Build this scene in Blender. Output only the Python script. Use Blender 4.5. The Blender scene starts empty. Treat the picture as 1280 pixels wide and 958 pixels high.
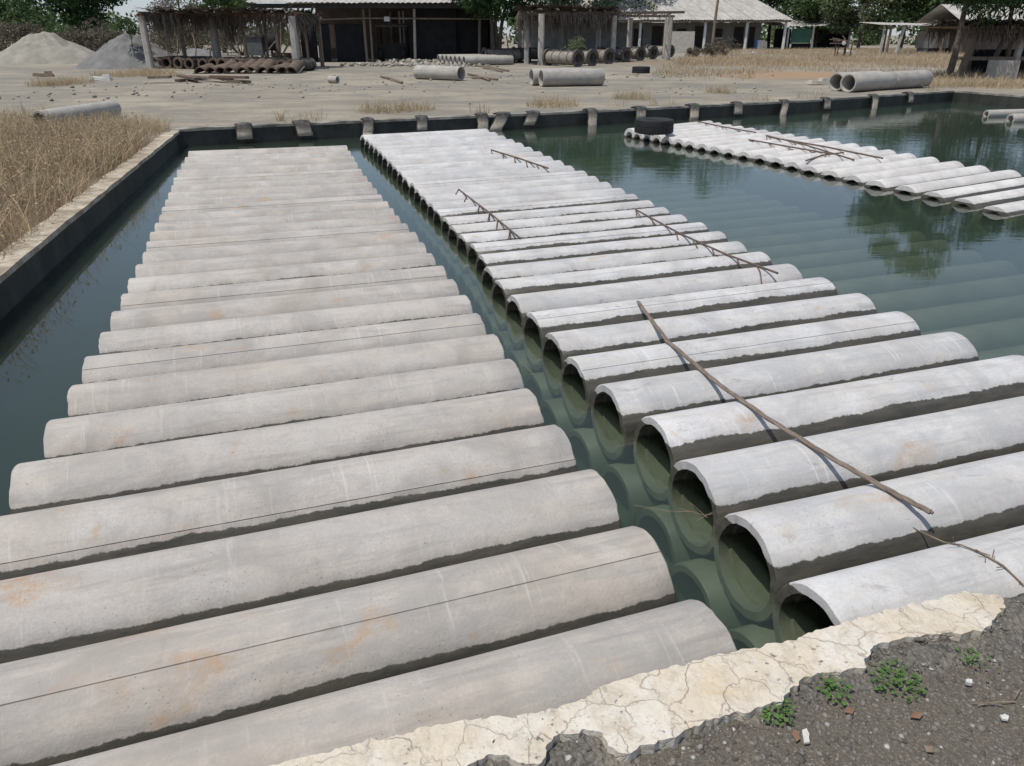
import bpy, bmesh, math, random
import numpy as np
from mathutils import Vector, Matrix, noise as mnoise

# ------------------------------------------------------------------ camera, sky, sun, exposure
scene = bpy.context.scene
F, HZ, HC = 960.0, 42.0, 2.0            # focal length in px, horizon row, camera height over the water
PITCH = math.atan((479 - HZ) / F)
cam_d = bpy.data.cameras.new('camera'); cam = bpy.data.objects.new('camera', cam_d)
scene.collection.objects.link(cam)
cam.location = (0, 0, HC); cam.rotation_euler = (math.pi/2 - PITCH, 0, 0)
cam_d.sensor_width = 36; cam_d.lens = F / 1280 * 36; cam_d.clip_start = .05; cam_d.clip_end = 2000
scene.camera = cam

SUN_EL, SUN_AZ = math.radians(66), math.radians(238)   # azimuth clockwise from +Y: behind and left of the camera
world = bpy.data.worlds.new('World'); scene.world = world; world.use_nodes = True
wn = world.node_tree.nodes; wn.clear()
sky = wn.new('ShaderNodeTexSky'); sky.sky_type = 'NISHITA'; sky.sun_disc = False
sky.sun_elevation = SUN_EL; sky.sun_rotation = SUN_AZ
sky.air_density = 1.0; sky.dust_density = .35; sky.ozone_density = 2.2
bg = wn.new('ShaderNodeBackground'); bg.inputs['Strength'].default_value = .10
wo = wn.new('ShaderNodeOutputWorld')
hz_mix = wn.new('ShaderNodeMix'); hz_mix.data_type = 'RGBA'; hz_mix.inputs[0].default_value = .5   # thin even haze over the clear sky
hz_mix.inputs[7].default_value = (4.6, 5.5, 7.2, 1); world.node_tree.links.new(sky.outputs[0], hz_mix.inputs[6])
world.node_tree.links.new(hz_mix.outputs[2], bg.inputs[0]); world.node_tree.links.new(bg.outputs[0], wo.inputs[0])
sd = bpy.data.lights.new('sun', 'SUN'); sd.energy = 3.8; sd.angle = math.radians(.53); sd.color = (1, .955, .88)
sun = bpy.data.objects.new('sun', sd); scene.collection.objects.link(sun)
sdir = Vector((math.sin(SUN_AZ)*math.cos(SUN_EL), math.cos(SUN_AZ)*math.cos(SUN_EL), math.sin(SUN_EL)))
sun.rotation_euler = sdir.to_track_quat('Z', 'Y').to_euler(); sun.location = sdir * 60
scene.view_settings.view_transform = 'Standard'; scene.view_settings.look = 'None'
scene.view_settings.exposure = 0.0; scene.view_settings.gamma = 1.0
scene.cycles.max_bounces = 10; scene.cycles.transparent_max_bounces = 16

rnd = random.Random(7); NP = np.random.default_rng(11)
COL = scene.collection
YZ = .28                                  # level of the yard over the water

# ------------------------------------------------------------------ helpers
def ray(u, v):
    x = (u-640)/F; y = -(v-479)/F
    return Vector((x, math.cos(PITCH)+y*math.sin(PITCH), -math.sin(PITCH)+y*math.cos(PITCH))).normalized()
def G(u, v, z=YZ):                        # pixel -> point on the level plane z
    d = ray(u, v); return Vector((0, 0, HC)) + d*((z-HC)/d.z)
def P(u, v, y):                           # pixel -> point at depth y
    d = ray(u, v); return Vector((0, 0, HC)) + d*(y/d.y)
def axis_at(u, v, r, za, ang):            # pixel of a pipe's upper outline -> point on its axis
    a = Vector((math.cos(ang), math.sin(ang), 0)); d = ray(u, v)
    n = d.cross(a).normalized()
    if n.z > 0: n = -n
    t = (za - r*n.z - HC)/d.z
    return Vector((0, 0, HC)) + d*t + n*r

ORD = ['', 'first', 'second', 'third', 'fourth', 'fifth', 'sixth', 'seventh', 'eighth', 'ninth', 'tenth', 'eleventh', 'twelfth',
       'thirteenth', 'fourteenth', 'fifteenth', 'sixteenth', 'seventeenth', 'eighteenth', 'nineteenth', 'twentieth']
def ordinal(n):
    if n <= 20: return ORD[n]
    return ('twenty-' if n < 30 else 'thirty-') + ORD[n % 10] if n % 10 else 'thirtieth'

def tag(o, label=None, cat=None, group=None, kind=None):
    if label: o['label'] = label
    if cat: o['category'] = cat
    if group: o['group'] = group
    if kind: o['kind'] = kind
    return o
def thing(name, loc, label, cat, group=None, rotz=0):
    o = bpy.data.objects.new(name, None); COL.objects.link(o); o.empty_display_size = .2
    o.location = loc; o.rotation_euler = (0, 0, rotz)
    return tag(o, label, cat, group)
def base_of(o):
    p = Vector((0, 0, 0))
    while o: p = p + o.location; o = o.parent
    return p
def copy_tree(o, parent=None):
    c = o.copy(); COL.objects.link(c); c.parent = parent
    for ch in list(o.children): copy_tree(ch, c)
    return c

class MB:
    def __init__(s): s.v = []; s.f = []
    def add(s, vs, fs):
        n = len(s.v); s.v += [tuple(p) for p in vs]; s.f += [tuple(i+n for i in f) for f in fs]; return s
    def box(s, c, size, rot=None, taper=1.0):
        x, y, z = [k/2 for k in size]; vs = []
        for dz in (-1, 1):
            k = taper if dz > 0 else 1
            for dx, dy in ((-1, -1), (1, -1), (1, 1), (-1, 1)):
                p = Vector((dx*x*k, dy*y*k, dz*z))
                if rot is not None: p = rot @ p
                vs.append(Vector(c)+p)
        return s.add(vs, [(0,3,2,1), (4,5,6,7), (0,1,5,4), (1,2,6,5), (2,3,7,6), (3,0,4,7)])
    def beam(s, a, b, w, h=None):
        a = Vector(a); b = Vector(b); d = b-a; h = h or w
        q = d.to_track_quat('X', 'Z').to_matrix()
        return s.box((a+b)/2, (d.length, w, h), q)
    def tube(s, path, r, seg=8, cap=True):
        path = [Vector(p) for p in path]; n = len(path)
        rr = r if isinstance(r, (list, tuple)) else [r]*n
        vs = []; fs = []; ref = None
        for i, p in enumerate(path):
            t = (path[min(i+1, n-1)]-path[max(i-1, 0)])
            t = t.normalized() if t.length > 1e-9 else Vector((0, 0, 1))
            if ref is None: ref = t.orthogonal().normalized()
            a = (ref - t*ref.dot(t)); a = a.normalized() if a.length > 1e-6 else t.orthogonal().normalized()
            ref = a; b = t.cross(a)
            for k in range(seg):
                an = 2*math.pi*k/seg; vs.append(p + (a*math.cos(an)+b*math.sin(an))*rr[i])
        for i in range(n-1):
            for k in range(seg):
                k2 = (k+1) % seg; fs.append((i*seg+k, i*seg+k2, (i+1)*seg+k2, (i+1)*seg+k))
        if cap:
            fs.append(tuple(range(seg-1, -1, -1))); fs.append(tuple((n-1)*seg+k for k in range(seg)))
        return s.add(vs, fs)
    def lathe(s, prof, seg=32, M=None, closed=True):
        vs = []; fs = []; m = len(prof)
        for k in range(seg):
            an = 2*math.pi*k/seg
            for (r, h) in prof:
                p = Vector((h, r*math.cos(an), r*math.sin(an)))   # about local X
                vs.append(M @ p if M is not None else p)
        for k in range(seg):
            k2 = (k+1) % seg
            for i in range(m if closed else m-1):
                j = (i+1) % m; fs.append((k*m+i, k2*m+i, k2*m+j, k*m+j))
        return s.add(vs, fs)
    def build(s, name, mat, parent=None, smooth=False, world=True, sharp=None):
        off = base_of(parent) if (parent is not None and world) else Vector((0, 0, 0))
        me = bpy.data.meshes.new(name)
        me.from_pydata([(x-off.x, y-off.y, z-off.z) for x, y, z in s.v], [], s.f); me.materials.append(mat)
        if smooth:
            me.polygons.foreach_set('use_smooth', [True]*len(me.polygons))
            me.set_sharp_from_angle(angle=math.radians(sharp or 38))
        me.update()
        o = bpy.data.objects.new(name, me); COL.objects.link(o)
        if parent is not None: o.parent = parent
        return o
def np_mesh(name, V, n_per, mat, parent=None, quads=True):
    """V: (N*n_per,3) array, every n_per vertices one face."""
    V = np.ascontiguousarray(V, dtype=np.float32)
    if parent is not None: V = V - np.array(base_of(parent), dtype=np.float32)
    nv = len(V); nf = nv//n_per
    me = bpy.data.meshes.new(name); me.vertices.add(nv); me.vertices.foreach_set('co', V.ravel())
    me.loops.add(nv); me.loops.foreach_set('vertex_index', np.arange(nv, dtype=np.int32))
    me.polygons.add(nf); me.polygons.foreach_set('loop_start', np.arange(0, nv, n_per, dtype=np.int32))
    me.polygons.foreach_set('loop_total', np.full(nf, n_per, dtype=np.int32))
    me.materials.append(mat); me.update(calc_edges=True)
    o = bpy.data.objects.new(name, me); COL.objects.link(o)
    if parent is not None: o.parent = parent
    return o

# ------------------------------------------------------------------ materials
class NT:
    def __init__(s, name):
        s.m = bpy.data.materials.new(name); s.m.use_nodes = True; s.t = s.m.node_tree; s.t.nodes.clear()
        s.out = s.t.nodes.new('ShaderNodeOutputMaterial')
    def n(s, typ, **kw):
        nd = s.t.nodes.new('ShaderNode'+typ)
        for k, v in kw.items():
            if k in ('op',): nd.operation = v
            elif hasattr(nd, k) and k not in ('inputs',): setattr(nd, k, v)
        return nd
    def l(s, a, b): s.t.links.new(a, b)
    def val(s, sock, v):
        if hasattr(v, 'is_linked') or hasattr(v, 'links'): s.l(v, sock)
        else: sock.default_value = v
    def math(s, op, a, b=0.0, c=None, clamp=False):
        nd = s.n('Math', op=op); nd.use_clamp = clamp; s.val(nd.inputs[0], a); s.val(nd.inputs[1], b)
        if c is not None: s.val(nd.inputs[2], c)
        return nd.outputs[0]
    def vmath(s, op, a, b):
        nd = s.n('VectorMath', op=op); s.val(nd.inputs[0], a); s.val(nd.inputs[1], b)
        return nd.outputs['Value'] if op in ('DISTANCE', 'LENGTH') else nd.outputs[0]
    def noise(s, vec, scale, detail=4, rough=.55, dist=0.0):
        nd = s.n('TexNoise'); s.l(vec, nd.inputs['Vector']); nd.inputs['Scale'].default_value = scale
        nd.inputs['Detail'].default_value = detail; nd.inputs['Roughness'].default_value = rough; nd.inputs['Distortion'].default_value = dist
        return nd.outputs['Fac']
    def voro(s, vec, scale, feature='F1', rand=1.0):
        nd = s.n('TexVoronoi'); nd.feature = feature; s.l(vec, nd.inputs['Vector']); nd.inputs['Scale'].default_value = scale
        nd.inputs['Randomness'].default_value = rand
        return nd
    def ramp(s, fac, lo, hi, a=0.0, b=1.0):
        nd = s.n('MapRange'); s.val(nd.inputs[0], fac); nd.inputs[1].default_value = lo; nd.inputs[2].default_value = hi
        nd.inputs[3].default_value = a; nd.inputs[4].default_value = b; nd.clamp = True
        return nd.outputs[0]
    def mix(s, fac, a, b, typ='MIX'):
        nd = s.n('Mix'); nd.data_type = 'RGBA'; nd.blend_type = typ
        s.val(nd.inputs[0], fac)
        for k, v in ((6, a), (7, b)):
            if isinstance(v, tuple): nd.inputs[k].default_value = (*v[:3], 1)
            else: s.l(v, nd.inputs[k])
        return nd.outputs[2]
    def scalev(s, vec, sc):
        nd = s.n('Mapping'); s.l(vec, nd.inputs[0]); nd.inputs['Scale'].default_value = sc; return nd.outputs[0]
    def obj(s, random_shift=True):
        tc = s.n('TexCoord')
        if not random_shift: return tc.outputs['Object']
        oi = s.n('ObjectInfo'); k = s.math('MULTIPLY', oi.outputs['Random'], 37.0)
        return s.vmath('ADD', tc.outputs['Object'], k)
    def pos(s): return s.n('NewGeometry').outputs['Position']
    def rand(s): return s.n('ObjectInfo').outputs['Random']
    def bump(s, h, strength=.3, dist=.01):
        b = s.n('Bump'); b.inputs['Strength'].default_value = strength; b.inputs['Distance'].default_value = dist; s.l(h, b.inputs['Height'])
        return b.outputs[0]
    def finish(s, color, rough=.85, normal=None, spec=.3, metal=0.0):
        p = s.n('BsdfPrincipled')
        if isinstance(color, tuple): p.inputs['Base Color'].default_value = (*color[:3], 1)
        else: s.l(color, p.inputs['Base Color'])
        s.val(p.inputs['Roughness'], rough); p.inputs['Specular IOR Level'].default_value = spec; s.val(p.inputs['Metallic'], metal)
        if normal is not None: s.l(normal, p.inputs['Normal'])
        s.l(p.outputs[0], s.out.inputs[0]); return s.m

def mat_simple(name, c1, c2, scale=3, rough=.85, bump=.25, bscale=40, stretch=(1, 1, 1), spec=.3, metal=0.0, world=False, bdist=.01, lo=.35, hi=.65):
    t = NT(name); v = t.pos() if world else t.obj()
    v = t.scalev(v, stretch)
    n1 = t.noise(v, scale, 5, .6); n2 = t.noise(v, bscale, 4, .6)
    f = t.ramp(n1, lo, hi); c = t.mix(f, c1, c2)
    c = t.mix(t.ramp(n2, .3, .75, 0, .35), c, tuple(k*.55 for k in c1))
    return t.finish(c, rough, t.bump(n2, bump, bdist), spec, metal)

def mat_pipe(name, base, warm, wet_top, wet_amp, rust, dirt=.25):
    t = NT(name); oc = t.obj(); ps = t.pos(); rn = t.rand()
    long_ = t.scalev(oc, (1, 5, 5)); ring = t.scalev(oc, (7, .6, .6))
    mott = t.noise(oc, 2.6, 6, .62, .6); streak = t.noise(long_, 3.0, 5, .65, .4); grain = t.noise(oc, 90, 3, .6)
    rings = t.noise(ring, 3.2, 5, .7, .3); pit = t.noise(oc, 34, 4, .7)
    c = t.mix(t.ramp(rn, 0, 1, 0, 1), tuple(k*.86 for k in base), tuple(min(1, k*1.18) for k in base))
    c = t.mix(t.ramp(streak, .42, .58, 0, .95), c, warm)
    c = t.mix(t.ramp(t.noise(t.scalev(oc, (.8, 9, 9)), 2.0, 5, .7, .2), .52, .70, 0, .62), c, tuple(k*.60 for k in base))
    c = t.mix(t.ramp(mott, .46, .70, 0, .85), c, tuple(k*.68 for k in base))
    c = t.mix(t.ramp(t.noise(oc, 8.5, 6, .72, .9), .50, .70, 0, .55), c, tuple(k*.72 for k in base))
    c = t.mix(t.ramp(mott, .28, .44, .6, 0), c, tuple(min(1, k*1.28) for k in base))
    c = t.mix(t.ramp(rings, .60, .70, 0, .4), c, tuple(min(1, k*1.3) for k in base))
    c = t.mix(t.ramp(grain, .30, .72, 0, .42), c, tuple(k*.70 for k in base))
    c = t.mix(t.ramp(pit, .67, .73, 0, .6), c, tuple(k*.36 for k in base))
    # rust-orange stains, each pipe its own
    st = t.noise(t.scalev(oc, (1, 1.5, 1.5)), 3.1, 3, .5, .6); st2 = t.noise(oc, 22, 5, .75)
    rs = t.math('MULTIPLY', t.ramp(st, .625, .74, 0, 1), t.ramp(st2, .38, .60, .1, 1))
    tint = t.ramp(t.noise(oc, 1.3, 3, .5), .50, .66, 0, .18); c = t.mix(t.math('MULTIPLY', tint, rust), c, (.50, .38, .26))
    c = t.mix(t.math('MULTIPLY', rs, rust), c, (.40, .245, .125))
    vo = t.voro(oc, 58).outputs['Distance']; pg = t.ramp(t.noise(oc, 3.7, 3, .6), .50, .60)
    c = t.mix(t.math('MULTIPLY', pg, t.ramp(vo, .10, .16, .75, 0)), c, tuple(k*.30 for k in base))
    drip = t.noise(t.scalev(oc, (26, 1.2, 1.2)), 1.6, 4, .65); c = t.mix(t.math('MULTIPLY', t.ramp(drip, .60, .68, 0, .4), t.ramp(wn0 if False else t.noise(oc, 1.9, 2, .5), .48, .58)), c, tuple(min(1, k*1.35) for k in base))
    # dark smears
    dn = t.noise(t.scalev(oc, (.7, 1.4, 1.4)), 5.0, 6, .74, 1.4); c = t.mix(t.ramp(dn, .60, .76, 0, dirt), c, (.10, .095, .085))
    # mould seam (vertex attribute)
    at = t.n('Attribute'); at.attribute_name = 'seam'
    sn = t.ramp(t.noise(oc, 8, 4, .7), .30, .62, .35, 1)
    c = t.mix(t.math('MULTIPLY', at.outputs['Fac'], sn), c, (.09, .08, .075))
    # wet tide band above the water with a ragged edge
    sx = t.n('SeparateXYZ'); t.l(ps, sx.inputs[0])
    wn1 = t.noise(oc, 2.1, 2, .5); wn2 = t.noise(oc, 17, 5, .7)
    edge = t.math('ADD', t.math('MULTIPLY', t.math('SUBTRACT', wn1, .5), wet_amp*1.3), t.math('ADD', t.math('MULTIPLY', t.math('SUBTRACT', wn2, .5), wet_amp*.9), t.math('MULTIPLY', t.math('SUBTRACT', rn, .5), wet_amp*1.2)))
    dw = t.math('SUBTRACT', t.math('ADD', edge, wet_top), sx.outputs[2]); w = t.ramp(dw, -.0015, .003, 0, 1)
    damp = t.ramp(dw, -.030, .0, 0, .30); c = t.mix(t.math('MULTIPLY', damp, t.ramp(wn2, .35, .6)), c, tuple(k*.5 for k in base))
    wetc = t.mix(t.ramp(t.noise(long_, 4.0, 5, .7), .35, .65), (.105, .094, .076), (.055, .054, .046))
    c = t.mix(w, c, wetc)
    # slimy green coat under the water line
    uw = t.ramp(sx.outputs[2], -.06, .0, 1, 0)
    c = t.mix(t.math('MULTIPLY', uw, .85), c, t.mix(t.ramp(mott, .3, .7), (.13, .14, .09), (.25, .25, .18)))
    rough = t.ramp(w, 0, 1, .9, .45)
    h = t.math('ADD', t.math('MULTIPLY', grain, .6), t.math('MULTIPLY', pit, .8))
    return t.finish(c, rough, t.bump(h, .35, .006), .3)

M = {}
M['pipe1'] = mat_pipe('pipe_concrete_warm', (.418, .392, .362), (.462, .416, .366), .112, .034, .72)
M['pipe2'] = mat_pipe('pipe_concrete_pale', (.515, .507, .502), (.545, .52, .485), .104, .036, .5, .62)
M['pipe3'] = mat_pipe('pipe_concrete_white', (.60, .58, .56), (.62, .58, .53), .034, .012, .15)
M['piped'] = mat_pipe('pipe_concrete_dry', (.37, .355, .325), (.42, .38, .33), -9, .01, .15)
M['slime'] = mat_simple('pipe_slimy', (.20, .22, .14), (.28, .28, .20), 4, .8, .3, 40)
M['wall_dark'] = mat_simple('wall_algae', (.022, .025, .022), (.055, .055, .046), 2.2, .6, .6, 25, (1, 1, .5), world=True)
M['cream'] = mat_simple('wall_cream', (.27, .21, .145), (.58, .51, .40), 3.4, .9, .6, 22, world=True)
M['capfar'] = mat_simple('wall_cap_worn', (.10, .092, .078), (.36, .33, .28), 2.4, .9, .5, 30, world=True)
M['shadewall'] = mat_simple('shade_toned_wall', (.17, .165, .155), (.25, .24, .225), 1.2, .9, .2, 20)  # whitish wall with the veranda's shade put into its colour
M['timber'] = mat_simple('timber', (.16, .12, .085), (.25, .20, .15), 6, .85, .4, 30, (1, 1, .2))
M['postgrey'] = mat_simple('post_concrete', (.36, .33, .29), (.48, .45, .40), 4, .9, .35, 30)
M['whitewash'] = mat_simple('whitewash', (.55, .54, .51), (.70, .69, .66), 2, .9, .2, 25)
M['rubber'] = mat_simple('rubber', (.018, .019, .021), (.035, .035, .035), 6, .7, .3, 60)
M['rubber_mud'] = mat_simple('rubber_mud', (.035, .034, .033), (.30, .24, .18), 5, .85, .4, 40, lo=.42, hi=.62)
def mat_fender():
    t = NT('tyre_fender'); p = t.pos(); sx = t.n('SeparateXYZ'); t.l(p, sx.inputs[0]); n = t.noise(p, 7, 5, .65); n2 = t.noise(p, 40, 4, .6)
    f = t.ramp(t.math('ADD', sx.outputs[2], t.math('MULTIPLY', t.math('SUBTRACT', n, .5), .35)), .13, .27, .9, 0)
    c = t.mix(t.ramp(n, .4, .65), (.035, .034, .033), (.13, .12, .105)); c = t.mix(f, c, (.42, .36, .285)); c = t.mix(t.ramp(n2, .5, .7, 0, .4), c, (.04, .037, .034))
    return t.finish(c, .85, t.bump(n2, .4, .01), .3)
M['fender'] = mat_fender()
M['rust'] = mat_simple('rust', (.10, .068, .052), (.165, .12, .092), 12, .85, .4, 60)
M['redpaint'] = mat_simple('red_oxide', (.22, .085, .055), (.30, .14, .10), 6, .8, .2, 40)
M['mould'] = mat_simple('mould_steel', (.045, .042, .038), (.15, .13, .11), 5, .75, .4, 30, spec=.4)
M['mouldrim'] = mat_simple('mould_rim', (.20, .17, .14), (.33, .30, .26), 7, .8, .4, 40)
M['mouldrust'] = mat_simple('mould_rusty', (.085, .06, .045), (.19, .14, .10), 7, .85, .4, 40)
M['thatch'] = mat_simple('thatch', (.12, .10, .085), (.24, .205, .17), 9, .95, .3, 50)
M['cloth_and_shade'] = mat_simple('black_sheet_and_shade', (.006, .006, .007), (.016, .016, .017), 2, .8, .3, 20)  # black sheets and drum; also painted shade of dark interiors
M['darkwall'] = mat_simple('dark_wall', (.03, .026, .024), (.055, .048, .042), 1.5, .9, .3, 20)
M['roof'] = mat_simple('roof_sheet', (.34, .32, .29), (.50, .475, .44), 1.3, .85, .15, 20)
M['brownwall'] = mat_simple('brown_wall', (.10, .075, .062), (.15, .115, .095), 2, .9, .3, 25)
M['green'] = mat_simple('green_panel', (.05, .14, .10), (.07, .18, .13), 2, .6, .1, 20)
M['blue'] = mat_simple('blue_plastic', (.02, .07, .26), (.03, .10, .33), 3, .45, .1, 20, spec=.5)
M['machine'] = mat_simple('machine_paint', (.10, .11, .115), (.16, .17, .17), 3, .6, .2, 30)
M['sand'] = mat_simple('sand', (.245, .23, .19), (.345, .32, .268), 1.2, .95, .8, 12, bdist=.05)
M['crush'] = mat_simple('crushed_stone', (.15, .148, .142), (.225, .22, .212), 1.5, .95, .9, 12, bdist=.06)
M['whitesand'] = mat_simple('white_sand', (.60, .58, .55), (.70, .68, .65), 1.5, .95, .5, 16)
M['bark'] = mat_simple('bark', (.075, .06, .05), (.14, .115, .095), 8, .95, .6, 30, (1, 1, .3))
M['white'] = mat_simple('white_litter', (.50, .48, .44), (.66, .64, .60), 5, .8, .2, 60)
M['deadleaf'] = mat_simple('dead_leaf', (.16, .09, .055), (.25, .15, .09), 20, .8, .3, 80)
M['stick'] = mat_simple('stick', (.18, .135, .095), (.29, .23, .17), 10, .9, .4, 50)
M['rock'] = mat_simple('rock', (.20, .19, .175), (.36, .34, .31), 6, .9, .5, 40)

def mat_leaf(name, a, b, dry=0.0):
    t = NT(name); g = t.n('NewGeometry'); r = g.outputs['Random Per Island']
    c = t.mix(r, a, b); nz = t.noise(g.outputs['Position'], .9, 3, .6)
    c = t.mix(t.ramp(nz, .35, .65, 0, .5), c, tuple(k*1.35 for k in b))
    d = t.n('BsdfPrincipled'); t.l(c, d.inputs['Base Color']); d.inputs['Roughness'].default_value = .65; d.inputs['Specular IOR Level'].default_value = .25
    tr = t.n('BsdfTranslucent'); t.l(c, tr.inputs[0])
    mx = t.n('MixShader'); mx.inputs[0].default_value = .3; t.l(d.outputs[0], mx.inputs[1]); t.l(tr.outputs[0], mx.inputs[2])
    t.l(mx.outputs[0], t.out.inputs[0]); return t.m
M['leafdark'] = mat_leaf('leaf_dark', (.022, .05, .018), (.045, .085, .028))
M['leafmid'] = mat_leaf('leaf_mid', (.04, .075, .025), (.085, .125, .045))
M['leafpale'] = mat_leaf('leaf_pale', (.07, .10, .045), (.13, .155, .075))
M['leafdry'] = mat_leaf('leaf_dry', (.085, .075, .055), (.15, .125, .09))
M['grassdry'] = mat_leaf('grass_dry', (.27, .205, .125), (.50, .405, .265))
M['grassrust'] = mat_leaf('grass_rust', (.25, .17, .105), (.44, .325, .205))
M['grassgreen'] = mat_leaf('grass_green', (.10, .12, .045), (.20, .20, .09))
M['weed'] = mat_leaf('weed', (.05, .11, .025), (.11, .20, .05))

def mat_ground():
    t = NT('yard_soil'); p = t.pos()
    n1 = t.noise(p, .16, 5, .6, .8); n2 = t.noise(p, .9, 5, .65, .5); n3 = t.noise(p, 9, 5, .65); n4 = t.noise(p, 60, 4, .65)
    c = t.mix(t.ramp(n1, .36, .62), (.265, .232, .183), (.375, .325, .25))
    c = t.mix(t.ramp(n2, .45, .70, 0, .7), c, (.215, .20, .17))
    c = t.mix(t.ramp(n2, .25, .42, .6, 0), c, (.37, .325, .26))
    c = t.mix(t.ramp(n3, .50, .72, 0, .45), c, (.19, .175, .15))
    c = t.mix(t.ramp(n4, .45, .7, 0, .4), c, (.17, .155, .135))
    ru = t.noise(t.scalev(p, (.10, .55, 1)), 1.0, 4, .6, .5); c = t.mix(t.ramp(ru, .50, .62, 0, .55), c, (.19, .18, .158))
    ru2 = t.noise(t.scalev(p, (.14, 1.3, 1)), 1.3, 4, .65, .8); c = t.mix(t.ramp(ru2, .56, .66, 0, .5), c, (.42, .365, .28))
    c = t.mix(t.ramp(t.noise(p, 26, 5, .75), .52, .66, 0, .5), c, (.16, .147, .125))
    pa = t.noise(p, .42, 6, .7, 1.0); c = t.mix(t.ramp(pa, .48, .60, 0, .55), c, (.175, .168, .15)); c = t.mix(t.ramp(pa, .30, .42, .5, 0), c, (.43, .375, .29))
    def blob(pt, r0, r1, col, amt=1.0):
        nonlocal c
        d = t.vmath('DISTANCE', p, (pt[0], pt[1], pt[2])); d = t.math('ADD', d, t.math('MULTIPLY', t.math('SUBTRACT', n2, .5), (r1)*.9))
        c = t.mix(t.ramp(d, r0, r1, amt, 0), c, col)
    # red-orange laterite by the dry grass on the right, brown soil beneath the grass
    for (u, v, r) in ((960, 96, 2.6), (1010, 95, 3.0), (1060, 94, 3.0), (1105, 95, 2.4), (1000, 92, 3.2)):
        g = G(u, v); blob(g, r*.2, r*1.25, (.33, .22, .135), .8)
    for (u, v, r) in ((900, 78, 9), (1010, 76, 10), (1150, 76, 10), (1230, 100, 5), (1180, 104, 2.5)):
        g = G(u, v); blob(g, r*.5, r, (.235, .175, .115), .75)
    for (x, y, r) in ((-7, 8, 5), (-8.5, 12, 5), (-6, 4, 4)):
        blob((x, y, YZ), r*.6, r, (.17, .125, .085), .9)
    # dark gritty path where the photographer stands
    blob((.9, .6, .35), 1.2, 2.6, (.125, .108, .086), 1.0)
    g = t.voro(p, 130)
    near = t.ramp(t.vmath('DISTANCE', p, (.9, .6, .35)), 1.3, 2.4, 1, 0)
    c = t.mix(t.math('MULTIPLY', near, t.ramp(t.noise(p, 120, 3, .7), .52, .7, 0, .7)), c, (.30, .27, .235))
    h = t.math('ADD', t.math('MULTIPLY', n3, 1.0), t.math('MULTIPLY', n4, .35))
    return t.finish(c, .95, t.bump(h, .8, .05), .15)
M['ground'] = mat_ground()

def mat_plaster():
    t = NT('cracked_plaster'); p = t.pos()
    warp = t.n('TexNoise'); t.l(p, warp.inputs['Vector']); warp.inputs['Scale'].default_value = 9; warp.inputs['Detail'].default_value = 4
    pv = t.vmath('ADD', p, t.vmath('SCALE', t.vmath('SUBTRACT', warp.outputs['Color'], (.5, .5, .5)), (0, 0, 0)))
    sc = t.n('VectorMath', op='SCALE'); t.l(t.vmath('SUBTRACT', warp.outputs['Color'], (.5, .5, .5)), sc.inputs[0]); sc.inputs['Scale'].default_value = .16
    pv = t.vmath('ADD', p, sc.outputs[0])
    cr = t.voro(pv, 5.2, 'DISTANCE_TO_EDGE').outputs['Distance']; cr2 = t.voro(pv, 15, 'DISTANCE_TO_EDGE').outputs['Distance']
    n1 = t.noise(p, 4, 5, .65, .6); n2 = t.noise(p, 26, 5, .7); n3 = t.noise(p, 110, 3, .6)
    c = t.mix(t.ramp(n1, .34, .66), (.62, .58, .51), (.56, .475, .355))
    c = t.mix(t.ramp(n1, .62, .76, 0, .6), c, (.50, .33, .17))
    c = t.mix(t.ramp(t.noise(p, 13, 6, .75, .8), .47, .68, 0, .65), c, (.38, .325, .25))
    c = t.mix(t.ramp(n2, .54, .74, 0, .65), c, (.46, .37, .25))
    c = t.mix(t.ramp(n3, .6, .75, 0, .5), c, (.24, .20, .15))
    gate = t.ramp(t.noise(p, 5, 2, .5), .40, .56, 0, 1)
    c = t.mix(t.math('MULTIPLY', t.ramp(t.noise(p, 6.0, 3, .6), .47, .60, 0, 1), t.ramp(cr, .002, .012, .7, 0)), c, (.32, .22, .13))
    c = t.mix(t.math('MULTIPLY', gate, t.ramp(cr2, .004, .020, .55, 0)), c, (.40, .31, .20))
    pk = t.noise(p, 42, 3, .6); pg = t.ramp(t.noise(p, 3.1, 2, .5), .48, .58, 0, 1)
    c = t.mix(t.math('MULTIPLY', pg, t.ramp(pk, .60, .66, 0, .95)), c, (.16, .15, .135))
    h = t.math('ADD', t.math('MULTIPLY', t.ramp(cr, 0, .02), .5), t.math('ADD', t.math('MULTIPLY', n2, .5), t.math('MULTIPLY', n3, .35)))
    return t.finish(c, .9, t.bump(h, .7, .008), .2)
M['plaster'] = mat_plaster()
def mat_rubble():
    t = NT('rubble_concrete'); p = t.pos()
    v = t.voro(p, 70); n = t.noise(p, 30, 5, .7); n2 = t.noise(p, 7, 4, .6)
    c = t.mix(t.ramp(n, .3, .7), (.085, .078, .068), (.19, .175, .15)); c = t.mix(t.ramp(n2, .5, .7, 0, .6), c, (.30, .26, .20))
    c = t.mix(t.ramp(v.outputs['Distance'], .0, .5, .5, 0), c, (.27, .25, .22))
    return t.finish(c, .95, t.bump(t.math('ADD', n, v.outputs['Distance']), .9, .015), .2)
M['rubble'] = mat_rubble()

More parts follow.
